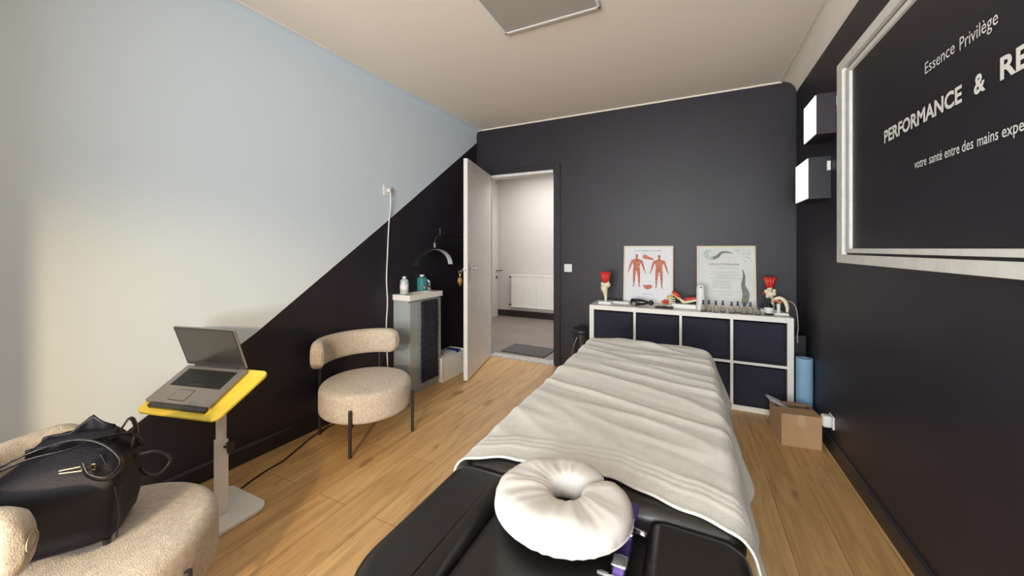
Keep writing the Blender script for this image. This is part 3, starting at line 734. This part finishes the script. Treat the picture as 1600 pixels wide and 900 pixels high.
def ribbon(pts, wds, m, nm):
    c = curve([(x, 0, z) for x, z in pts], 8); ww = []
    for i in range(len(c)):
        u = i/(len(c)-1)*(len(wds)-1); k_ = min(int(u), len(wds)-2); ww.append(wds[k_]+(wds[k_+1]-wds[k_])*(u-k_))
    L_, R2 = [], []
    for i, p in enumerate(c):
        tt_ = (c[min(i+1, len(c)-1)]-c[max(i-1, 0)]).normalized(); s = Vector((-tt_.z, 0, tt_.x)); L_.append(p+s*ww[i]); R2.append(p-s*ww[i])
    bm = B(); rr = []
    for a, b in zip(L_, R2): rr.append([(a.x, -.0032, a.z), (a.x, -.0046, a.z), (b.x, -.0046, b.z), (b.x, -.0032, b.z)])
    loft(bm, rr); return obj(nm, bm, m, t)
ribbon([(-.10, .502), (-.142, .495), (-.155, .465), (-.13, .438), (-.095, .43)], [.006, .016, .020, .018, .014], 'leech_pale', 'leech_picture')
ribbon([(-.10, .43), (-.06, .45), (-.03, .482), (.02, .487), (.065, .472)], [.014, .013, .010, .006, .001], 'leech', 'leech_picture')
ribbon([(.128, .335), (.138, .28), (.132, .2), (.150, .13), (.142, .06), (.136, .03)], [.003, .009, .015, .026, .026, .012], 'leech', 'leech_picture')
word('title', 'HIRUDOTHÉRAPIE', pm(t), -.13, .105, .370, .017, 'ink', t, .01, .0005)
bm = B()
for i, (a, b, z) in enumerate([(-.115, .10, .345), (-.11, .105, .305), (-.135, .115, .285), (-.075, .055, .270), (-.125, .115, .255), (-.10, .03, .226), (-.10, .03, .208), (-.10, .05, .190), (-.10, .05, .172), (-.12, .11, .135), (-.06, .06, .11)]):
    x = a
    while x < b:
        l = random.uniform(.008, .026); box(bm, x, min(x+l, b), -.0040, -.0032, z, z+.004); x += l+.005
obj('text_lines', bm, 'ink_pale', t)
bm = B()
for i in range(26):
    x = random.uniform(.07, .19); z = random.uniform(.40, .51); r = random.uniform(.003, .008)
    if x - .07 < (.51-z)*.6: continue
    blob(bm, [(x+r*math.cos(q)*1.2, z+r*math.sin(q)) for q in [2*PI*k/7 for k in range(7)]], .0008)
obj('leaf_print', bm, 'leech_pale', t)

# ------------------------------------------------------------------ things on the shelf unit
ZT = KZ
def joint_model(label, x, y, s=1.0, flip=1, mirror=1, foot=False):
    t = thing('joint_model', label, 'anatomical model', (x, y, ZT), 0, 'anatomical joint models')
    obj('stand', bx(-.058, .058, -.045, .045, 0, .024), 'white_plastic', t, bevel=.004)
    bm = B(); tube(bm, curve([(0, 0, .022), (.002, 0, .06), (-.004*mirror, 0, .11), (-.012*mirror, 0, .15), (-.012*mirror, 0, .175)], 5), [.013, .013, .0125, .012, .012, .013, .014, .016, .018, .02, .022, .025, .028, .03, .031, .032, .03, .028, .026, .022, .018][:21], 14)
    obj('shin_bone', bm, 'bone', t, smooth=True)
    bm = B(); lathe(bm, [(0, .150), (.022, .155), (.033, .172), (.030, .190), (.020, .205), (.018, .225)], .010*mirror, 0, 0, 16)
    bmesh.ops.scale(bm, vec=(1.1, .8, 1), verts=bm.verts); obj('thigh_bone', bm, 'bone', t, smooth=True)
    bm = B(); lathe(bm, [(0, 0), (.013, .004), (.016, .02), (.010, .036), (0, .04)], -.026*mirror, -.012, .165, 12); obj('kneecap', bm, 'bone', t, smooth=True)
    # muscle bundles flare upwards
    bm = B()
    for i in range(9):
        a = 2*PI*i/9; tube(bm, [(.017*math.cos(a)+.002, .013*math.sin(a), .195), (.026*math.cos(a), .019*math.sin(a), .235), (.036*math.cos(a), .026*math.sin(a), .30)], [.009, .012, .0145], 8)
    lathe(bm, [(.012, .2), (.024, .24), (.032, .298)], 0, 0, 0, 14); obj('muscles', bm, 'muscle_red', t, smooth=True)
    return t
joint_model('knee joint model with red muscles at the left end of the shelf top', -.715, 3.50)
# ankle / foot joint model at the right
t = thing('joint_model', 'red muscle and bone joint model near the right end of the shelf top', 'anatomical model', (.590, 3.64, ZT), 0, 'anatomical joint models')
obj('stand', bx(-.065, .065, -.045, .045, 0, .020), 'white_plastic', t, bevel=.004)
bm = B(); cyl(bm, .02, 0, .02, .12, .011, 14); obj('post', bm, 'white_plastic', t)
bm = B()
for (x, z, r) in ((0, .145, .030), (-.022, .165, .020), (.024, .15, .022), (.0, .19, .020), (-.015, .125, .016), (.012, .12, .015), (.03, .175, .014)): lathe(bm, [(0, -r), (r*.7, -r*.7), (r, 0), (r*.7, r*.7), (0, r)], x, -.004, z, 12)
obj('bones', bm, 'bone', t, smooth=True)
bm = B()
for i in range(9):
    a = 2*PI*i/9; tube(bm, [(.012*math.cos(a), .010*math.sin(a), .19), (.024*math.cos(a), .018*math.sin(a), .235), (.034*math.cos(a), .026*math.sin(a), .285)], [.009, .012, .0145], 8)
lathe(bm, [(.012, .195), (.024, .24), (.032, .284)], 0, 0, 0, 14); obj('muscles', bm, 'muscle_red', t, smooth=True)
bm = B(); lathe(bm, [(0, -.012), (.012, -.006), (.012, .006), (0, .012)], -.040, -.01, .150, 8); obj('tendon', bm, 'muscle_red', t, smooth=True)
# shoulder / wrist model: white curved bones on two posts
t = thing('bone_model', 'white curved bone model with orange ligaments at the right edge of the shelf top', 'anatomical model', (.640, 3.52, ZT))
obj('stand', bx(-.045, .050, -.035, .035, 0, .016), 'white_plastic', t, bevel=.003)
bm = B(); cyl(bm, -.012, 0, .016, .085, .012, 14); obj('post', bm, 'white_plastic', t)
bm = B(); tube(bm, curve([(-.055, 0, .10), (-.03, 0, .122), (.0, 0, .128), (.028, -.005, .105), (.042, -.01, .06), (.040, -.015, .022)], 6), [.009+.006*math.sin(PI*i/30) for i in range(31)], 10); obj('curved_bone', bm, 'bone', t, smooth=True)
bm = B(); tube(bm, curve([(-.05, -.012, .108), (-.02, -.018, .105), (.0, -.018, .09)], 5), .009, 8); obj('ligament', bm, mat('orange_ligament', (.65, .22, .08), .5), t, smooth=True)
# elbow model with red muscle on white block
t = thing('elbow_model', 'bent elbow joint model with red muscles on a white block between the posters', 'anatomical model', (-.045, 3.55, ZT))
obj('stand', bx(-.098, .092, -.035, .035, 0, .034), 'white_plastic', t, bevel=.003)
bm = B(); tube(bm, curve([(-.085, 0, .118), (-.055, 0, .090), (-.02, 0, .062), (0, 0, .050), (.03, 0, .055), (.07, 0, .065), (.115, 0, .080)], 5), [.010]*10+[.014]*6+[.011]*15, 10); cyl(bm, 0, 0, .034, .05, .006, 8); obj('bones', bm, 'bone', t, smooth=True)
bm = B(); tube(bm, curve([(-.095, 0, .14), (-.065, 0, .115), (-.03, 0, .085)], 5), [.008, .011, .013, .015, .016, .017, .016, .015, .013, .01, .006], 10); tube(bm, curve([(.0, 0, .074), (.03, 0, .080), (.09, 0, .092)], 5), [.006, .009, .011, .013, .014, .014, .013, .012, .011, .01, .009], 10); obj('muscles', bm, 'muscle_red', t, smooth=True)
bm = B(); tube(bm, [(-.100, -.008, .122), (-.06, -.012, .088), (-.03, -.012, .068)], .004, 8); obj('nerve', bm, 'yellow_plastic', t)
# long thin white box
t = thing('flat_box', 'thin white box lying beside the knee model under the left poster', 'box', (-.61, 3.58, ZT), -.05)
obj('box_body', bx(-.065, .10, -.03, .03, 0, .014), 'white_lam', t, bevel=.002); obj('box_lid', bx(-.067, .102, -.032, .032, .014, .020), 'white_plastic', t, bevel=.002)
# massage gun
t = thing('massage_gun', 'black massage gun with round head and silver button lying before the left poster', 'massage gun', (-.40, 3.49, ZT+.001), -.05)
bm = B(); tube(bm, [(-.085, 0, .032), (-.078, 0, .032), (-.01, 0, .034), (.03, 0, .034), (.052, 0, .034), (.064, 0, .034)], [.022, .031, .030, .024, .016, .012], 18); obj('gun_body', bm, 'black_plastic', t, smooth=True)
bm = B(); lathe(bm, [(0, -.024), (.017, -.017), (.024, 0), (.017, .017), (0, .024)], .088, 0, .034, 16); obj('round_head', bm, 'black_plastic', t, smooth=True)
bm = B(); tube(bm, [(-.052, -.02, .026), (-.052, -.042, .022)], [.018, .016], 14); obj('button', bm, 'chrome', t)
bm = B(); tube(bm, [(.0, -.026, .036), (.035, -.024, .036)], .004, 8); obj('trim_strip', bm, 'chrome', t)
bm = B(); tube(bm, [(-.055, .0, .02), (-.05, .02, .010), (-.03, .075, .0105)], [.016, .015, .010], 12); obj('handle', bm, 'black_plastic', t, smooth=True)
t = thing('massage_tool', 'small black hand massage tool lying in front of the red model', 'massage tool', (-.20, 3.42, ZT), .18)
bm = B(); tube(bm, [(-.075, 0, .011), (-.05, 0, .013), (.0, 0, .013), (.02, 0, .013)], [.007, .011, .011, .009], 12); obj('handle', bm, 'black_plastic', t, smooth=True)
bm = B(); tube(bm, [(.045+.022*math.cos(a), .022*math.sin(a), .013) for a in [2*PI*i/18 for i in range(19)]], .008, 8); obj('ring_head', bm, 'black_plastic', t, smooth=True)
bm = B(); lathe(bm, [(0, 0), (.012, .004), (.014, .014), (.008, .024), (0, .026)], .045, 0, 0, 12); obj('knob', bm, 'steel', t)
# muscle/spine model red yellow
t = thing('spine_model', 'small white vertebra model with red and yellow parts in front of the left poster', 'anatomical model', (-.175, 3.58, ZT), 0)
obj('stand', bx(-.02, .045, -.02, .02, 0, .01), 'white_plastic', t)
bm = B()
for i in range(4): lathe(bm, [(0, 0), (.022, .002), (.019, .008), (.022, .014), (0, .016)], .02, 0, .01+i*.019, 14); box(bm, .03, .058, -.004, .004, .014+i*.019, .022+i*.019)
obj('vertebrae', bm, 'bone', t, smooth=False)
bm = B(); tube(bm, [(-.055, 0, .040), (-.03, 0, .040), (.005, 0, .040)], [.006, .018, .014], 12); obj('red_disc', bm, 'red_plastic', t, smooth=True)
bm = B(); tube(bm, [(-.01, 0, .084), (.015, 0, .087), (.03, 0, .085)], [.008, .013, .008], 10); obj('yellow_disc', bm, 'yellow_plastic', t, smooth=True)
# white dispenser
t = thing('spray_bottle', 'tall white cylinder bottle with small dark nozzle standing before the right poster', 'bottle', (.083, 3.50, ZT))
bm = B(); lathe(bm, [(.033, 0), (.035, .004), (.034, .175), (.031, .198), (.018, .215), (.0, .218)], 0, 0, 0, 20); obj('bottle_body', bm, 'white_plastic', t, smooth=True)
bm = B(); tube(bm, [(0, -.02, .192), (0, -.036, .192)], .007, 10); obj('nozzle', bm, 'black_plastic', t)
# cupping glasses
cups = [(1100, 489), (1109, 494), (1122, 491), (1135, 493), (1148, 492), (1152, 496), (1163, 493), (1170, 496), (1182, 495)]
F0 = (-math.sin(YAW), math.cos(YAW)); R0 = (math.cos(YAW), math.sin(YAW))
desc = ['leftmost in the row', 'second from the left', 'third from the left', 'fourth from the left', 'in the middle of the row', 'fourth from the right', 'third from the right', 'second from the right', 'rightmost in the row']
xs_ = [.098, .140, .190, .240, .300, .345, .385, .430, .475]; ys_ = [3.405, 3.43, 3.41, 3.43, 3.41, 3.44, 3.405, 3.44, 3.41]
g0 = None
for i, (x, y) in enumerate(zip(xs_, ys_)):
    lab = 'clear cupping glass with dark blue valve, ' + desc[i]
    if g0 is None:
        g0 = thing('cupping_glass', lab, 'cupping glass', (x, y, ZT), 0, 'cupping glasses on the shelf top')
        bm = B(); lathe(bm, [(.018, 0), (.0195, .003), (.019, .03), (.017, .048), (.010, .060), (.006, .064), (.005, .061), (.009, .057), (.0155, .046), (.0175, .03), (.018, .001)], 0, 0, 0, 20); obj('glass_cup', bm, 'glass', g0, smooth=True)
        bm = B(); lathe(bm, [(.007, .060), (.009, .064), (.009, .074), (.005, .078), (.005, .083), (.009, .085), (.009, .093), (0, .095)], 0, 0, 0, 12); obj('valve', bm, 'valve', g0)
    else:
        c = copy_tree(g0); c.location = (x, y, ZT); c['label'] = lab; c.rotation_euler = (0, 0, i)
# dropper bottle
t = thing('dropper_bottle', 'dark small bottle with white label beside the right joint model', 'bottle', (.555, 3.46, ZT))
t.scale = (1.25, 1.25, 1.25)
bm = B(); lathe(bm, [(.022, 0), (.024, .004), (.024, .055), (.018, .066), (.010, .070), (.010, .074)], 0, 0, 0, 20); obj('bottle_body', bm, 'amber', t, smooth=True)
bm = B(); lathe(bm, [(.012, .074), (.012, .090), (.006, .094), (.006, .104), (0, .107)], 0, 0, 0, 14); obj('cap', bm, 'black_plastic', t)
bm = B(); lathe(bm, [(.0246, .012), (.0246, .048)], 0, 0, 0, 20); obj('label', bm, 'label_white', t, smooth=True)

# ------------------------------------------------------------------ right corner: carton, blue roll, dark sleeve, cord, bin
t = thing('cardboard_box', 'open brown cardboard box on the floor at the right end of the shelf unit', 'box', (.625, 3.02, 0), .14)
bm = B(); a, b, h_ = .108, .108, .205; th = .004
box(bm, -a, a, -b, b, 0, th); box(bm, -a, -a+th, -b, b, th, h_); box(bm, a-th, a, -b, b, th, h_); box(bm, -a+th, a-th, -b, -b+th, th, h_); box(bm, -a+th, a-th, b-th, b, th, h_)
obj('box_body', bm, 'cardboard', t)
for nm, pts in (('flap', [(-a, -b, h_), (a, -b, h_), (a, -.002, h_+.004), (-a, -.002, h_+.004)]), ('flap', [(-a, b, h_), (a, b, h_), (a, .035, h_+.012), (-a, .035, h_+.012)]), ('flap', [(-a, -b, h_), (-a, b, h_), (-a-.045, b, h_+.05), (-a-.045, -b, h_+.05)])):
    if pts[2][0] < -a-.01: continue
    bm = B(); bm.faces.new([bm.verts.new(p) for p in pts]); obj(nm, bm, 'cardboard', t, solid=.003)
bm = B(); box(bm, -.02, .02, -b-.0008, -b, .14, h_+.001); obj('tape', bm, 'tape', t)
t = thing('paper_leaflet', 'white leaflets sticking out of the top of the cardboard box', 'leaflet', (.545, 3.085, .215), (math.radians(0), math.radians(24), .14))
obj('sheet', bx(-.055, .06, -.05, .05, 0, .003), 'paper', t); obj('sheet', bx(-.065, .05, -.055, .042, -.008, -.005), 'paper', t)
bm = B(); n = 28; rings = []
for r, z in ((.05, 0), (.05, .475), (.018, .475), (.018, .44)):
    rings.append([(r*math.cos(2*PI*i/n), r*math.sin(2*PI*i/n), z) for i in range(n)])
loft(bm, rings); tag(obj('paper_roll', bm, 'blue_roll', loc=(.748, 3.33, 0), bevel=.002), 'upright light blue paper couch roll in the corner beside the shelf unit', 'paper roll')
t = thing('dark_sleeve', 'black flat folder standing in the corner behind the blue roll', 'folder', (.748, 3.46, 0), .0)
bm = B(); box(bm, -.045, .030, -.03, .0, 0, .60); obj('folder_body', bm, 'black_plastic', t, bevel=.004)
obj('folder_sleeve', bx(-.046, .032, -.033, -.0305, .0, .615), mat('sleeve_black', (.008, .008, .014), .3), t)
bm = B(); tube(bm, curve([(.62, 3.60, ZT+.055), (.66, 3.56, ZT+.10), (.705, 3.50, ZT+.105), (.728, 3.46, ZT+.06), (.733, 3.43, .68), (.726, 3.42, .62), (.728, 3.415, .56)], 7), .003, 7)
tag(obj('hanging_cord', bm, mat('beige_cord', (.55, .42, .34), .5), smooth=True), 'thin beige cord looping off the right end of the shelf unit', 'cord')
t = thing('waste_bin', 'round black bin standing on the floor left of the shelf unit', 'bin', (-.955, 3.56, 0))
bm = B(); lathe(bm, [(.075, 0), (.08, .01), (.095, .40), (.095, .455)], 0, 0, 0, 28); obj('bin_body', bm, 'black_plastic', t, smooth=False)
bm = B(); lathe(bm, [(.098, .44), (.104, .455), (.104, .475), (.09, .485), (.05, .482)], 0, 0, 0, 28); obj('lid', bm, 'black_metal', t, smooth=True)
bm = B(); tube(bm, curve([(-.02, -.104, .42), (-.06, -.115, .30), (-.085, -.10, .14), (-.088, -.07, .02)], 6), .004, 7); obj('pedal_rod', bm, 'steel', t, smooth=True)

# ------------------------------------------------------------------ massage table
TX0, TX1, TY0, TY1, TZ = -.600, .112, .43, 2.50, .66
mt = thing('massage_table', 'black leather massage table with rounded end, partly under the cream blanket', 'massage table', ((TX0+TX1)/2, (TY0+TY1)/2, 0))
ox, oy = (TX0+TX1)/2, (TY0+TY1)/2
def tp(o): return [(x-ox, y-oy) for x, y in o]
bm = B(); pad(bm, tp(rrect(TX0+.02, TX1-.02, TY0+.05, TY1-.03, .10, 6)), .545, .585, .006); obj('deck', bm, 'black_metal', mt)
HY1 = .905    # where the three head-end pads stop
bm = B(); soft_rect(bm, TX0-ox, -.425-ox, TY0-oy, HY1-oy, [.135, .036, .036, .05], .586, TZ, .034, .02, .006); obj('side_pad', bm, 'leather', mt, smooth=True)
bm = B(); soft_rect(bm, -.085-ox, TX1-ox, TY0-oy, HY1-oy, [.036, .150, .05, .036], .586, TZ, .034, .02, .006); obj('side_pad', bm, 'leather', mt, smooth=True)
bm = B(); soft_rect(bm, -.423-ox, -.124-ox, TY0-oy, HY1-oy, [.034, .034, .034, .034], .586, TZ-.006, .030, .02, .002); obj('centre_pad', bm, 'leather', mt, smooth=True)
bm = B(); soft_rect(bm, TX0-ox, TX1-ox, HY1+.004-oy, TY1-oy, [.04, .04, .20, .09], .586, TZ, .030, .02, .001); obj('main_pad', bm, 'leather', mt, smooth=True)
for x in (-.27, .27):
    for y in (-.78, .78):
        bm = B(); tube(bm, [(x, y, .545), (x*1.12, y*1.12, .012)], .02, 8); tube(bm, [(x*1.12, y*1.12, .012), (x*1.12, y*1.12, 0)], .024, 8); obj('leg', bm, 'wood_leg', mt)
# face cradle lying between the pads on its aluminium bar
fc = thing('face_cradle', 'cream covered horseshoe face cradle on a purple and chrome bracket', 'face cradle', (-.258, .790, TZ+.005))
bm = B(); rings = []; nT, nP = 80, 24; a_s = math.radians(52)   # direction of the slit
Rm = .090
for i in range(nT+1):
    u = i/nT; th_ = a_s + .055 + (2*PI-.11)*u
    e_ = min(u, 1-u)*2*PI*Rm; k_ = 1 if e_ > .05 else math.sqrt(1-((.05-e_)/.05)**2)*.35+.65
    hole = Vector((.008, .012)); ring = []
    for j in range(nP):
        b = 2*PI*j/nP; cb, sb = math.cos(b), math.sin(b)
        rr = math.copysign(abs(cb)**.85, cb)*.062*k_; zz = math.copysign(abs(sb)**.8, sb)*(.034 if sb > 0 else .034)*k_
        rad = Rm+rr*(1 if cb > 0 else (.95))
        ex = 1.0; px_ = rad*math.cos(th_)*ex; py_ = rad*math.sin(th_)*.91
        if cb < 0: px_ += hole.x*(-cb); py_ += hole.y*(-cb)
        p = Vector((px_, py_, .040+zz))
        d_ = noise.noise(Vector((p.x*14, p.y*14, 3)))*.010 + noise.noise(Vector((math.cos(th_)*9, math.sin(th_)*9, sb*1.2)))*.004
        wr_ = .0022*math.sin(th_*38+math.sin(th_*5)*3)*max(0, -sb*.5+.5)*(1 if cb > 0 else .3)
        rad_v = Vector((math.cos(th_), math.sin(th_), 0)); p += rad_v*cb*(wr_) + Vector((0, 0, d_*max(0, sb)))
        ring.append(p)
    rings.append(ring)
loft(bm, rings); cu = obj('cushion', bm, 'cradle', fc, smooth=True)
bm = B(); tube(bm, [(.1515*math.cos(a), .138*math.sin(a), .030) for a in [a_s+.2+(2*PI-.4)*i/70 for i in range(71)]], .0022, 6); obj('piping', bm, 'cradle', cu, smooth=True)
bm = B(); ring_o = []; rings = []
for i in range(49):
    a = a_s+.25+(2*PI-.5)*i/48; c_, s_ = math.cos(a), math.sin(a); rings.append([(.07*c_, .066*s_, .001), (.118*c_, .108*s_, .001), (.132*c_, .120*s_, .014), (.07*c_, .066*s_, .014)])
loft(bm, rings); obj('base_pad', bm, 'cradle_black', fc)
bm = B(); box(bm, .124, .148, -.27, .135, -.03, -.006); box(bm, .122, .150, .06, .085, -.006, .006); obj('side_bar', bm, 'purple', fc, bevel=.003)
for q in ((.104, .123, -.27, -.095, -.018, .004), (.121, .151, -.075, -.045, -.010, .004), (.121, .151, .015, .045, -.008, .003)): obj('bracket', bx(*q), 'chrome', fc, bevel=.003)
bm = B(); tube(bm, [(.105, -.115, .010), (.148, -.115, .010), (.152, -.16, .002)], .006, 8); obj('cam_lever', bm, 'chrome', fc, smooth=True)
bm = B(); tube(bm, [(.152, .03, .004), (.176, .02, .008)], .006, 8); obj('screw', bm, 'chrome', fc, smooth=True)

# ------------------------------------------------------------------ blanket draped over the table
def front_y(x):     # hem near the face cradle
    u = (x-TX0)/(TX1-TX0); return .885 + .10*math.sin(PI*min(max(u, 0), 1)*.95) - .012*u
def drape(bm):
    NX, NY = 150, 210; ov = .17; cx, cy = ox, 0; g = []
    hx_, r = (TX1-TX0)/2+.008, .035
    for j in range(NY+1):
        row = []
        for i in range(NX+1):
            ux = -(hx_+ov) + 2*(hx_+ov)*i/NX            # unrolled x
            xx = ox+ux; fy = front_y(min(max(xx, TX0), TX1)); 
            if ux > hx_: fy -= .10*(ux-hx_)/ov          # the right front corner trails
            fy += .006*math.sin(xx*23)+.003*math.sin(xx*61)
            yy = fy + (TY1+.012+ov-fy)*j/NY
            # corner radii of the plan at the far end
            px, py = ux, yy; dx = abs(ux)-hx_; dy = yy-(TY1+.012)
            rc = .20 if ux > 0 else .09
            qx, qy = abs(ux)-(hx_-rc), yy-(TY1+.012-rc)
            if qx > 0 and qy > 0:
                l = math.hypot(qx, qy); d = l-rc; nx_, ny_ = qx/l, qy/l; bx_, by_ = hx_-rc+nx_*rc, TY1+.012-rc+ny_*rc
            elif dx > dy: d = dx; nx_, ny_ = 1, 0; bx_, by_ = hx_, yy
            else: d = dy; nx_, ny_ = 0, 1; bx_, by_ = abs(ux), TY1+.012
            sg_ = 1 if ux >= 0 else -1
            # wrinkles
            P3 = Vector((xx, yy, 0)); a = .42
            s1 = xx*math.cos(a)-yy*math.sin(a)*-1; 
            v_ = yy*math.cos(.30)+xx*math.sin(.30)
            t_ = -yy*math.sin(.30)+xx*math.cos(.30)
            wv = 1-abs(noise.noise(Vector((t_*1.7+noise.noise(P3*2.0)*.8, v_*8.5, 1.3))))*2.4
            wv2 = noise.noise(Vector((t_*3.5, v_*17, 5.1)))
            far = min(1, max(0, (yy-fy-.10)/.25))
            amp = far
            h_ = .013*max(0, wv)*amp*(.55+.7*noise.noise(P3*1.8+Vector((9, 0, 0)))+.3) + .0035*wv2*amp + .004*noise.noise(P3*7)
            df = yy-fy
            h_ += .0028*(math.exp(-((df-.075)/.008)**2)+math.exp(-((df-.10)/.008)**2)+math.exp(-((df-.125)/.008)**2)) + .002*math.exp(-(df/.008)**2)
            h_ += .012*math.exp(-((yy-(TY1-.10))/.05)**2)*(1 if d < 0 else .3)
            z = TZ+.0085+max(h_, -.004)
            flare = 0
            if d > -r:
                q = d + r                                   # arc length past the start of the rounded rim
                if q < r*PI/2: off = -r+r*math.sin(q/r); z -= r*(1-math.cos(q/r))
                else: off = 0; z -= r+(q-r*PI/2)
                k2 = max(0, d)
                flare = .06*k2 + .010*(k2/ov)*(1+math.sin(yy*26+xx*9)) + (.012*math.sin(yy*9+1)*k2/ov)
                if nx_ > .5 and sg_ > 0: flare += .16*k2
                off += flare
                X = ox+sg_*(bx_+nx_*off); Y = by_+ny_*off
                if ny_ == 0: Y = yy
                if nx_ == 0: X = ox+ux
            else: X, Y = ox+ux, yy
            row.append((X, Y, z))
        g.append(row)
    return loft(bm, g, False, False, False)
bk = obj('blanket', drape(B()), 'blanket', smooth=True)
tag(bk, 'rumpled cream fleece blanket draped over the black massage table', 'blanket')
sm = bk.modifiers.new('solid', 'SOLIDIFY'); sm.thickness = .005; sm.offset = -1 
if sum(p.normal.z for p in bk.data.polygons) < 0: bk.data.flip_normals()
bm = B(); p0 = Vector((.150, .90, .60))
loft(bm, [[(p0.x, p0.y, p0.z), (p0.x+.012, p0.y-.002, p0.z-.004), (p0.x+.016, p0.y-.028, p0.z-.02), (p0.x+.003, p0.y-.028, p0.z-.018)], [(p0.x, p0.y, p0.z-.002), (p0.x+.012, p0.y-.002, p0.z-.006), (p0.x+.016, p0.y-.028, p0.z-.022), (p0.x+.003, p0.y-.028, p0.z-.02)]])
tube(bm, curve([(p0.x+.012, p0.y-.025, p0.z-.02), (p0.x+.03, p0.y-.03, p0.z-.04), (p0.x+.036, p0.y-.05, p0.z-.06)], 5), .0012, 5)
o = obj('care_tag', bm, 'white_plastic'); o.parent = bk
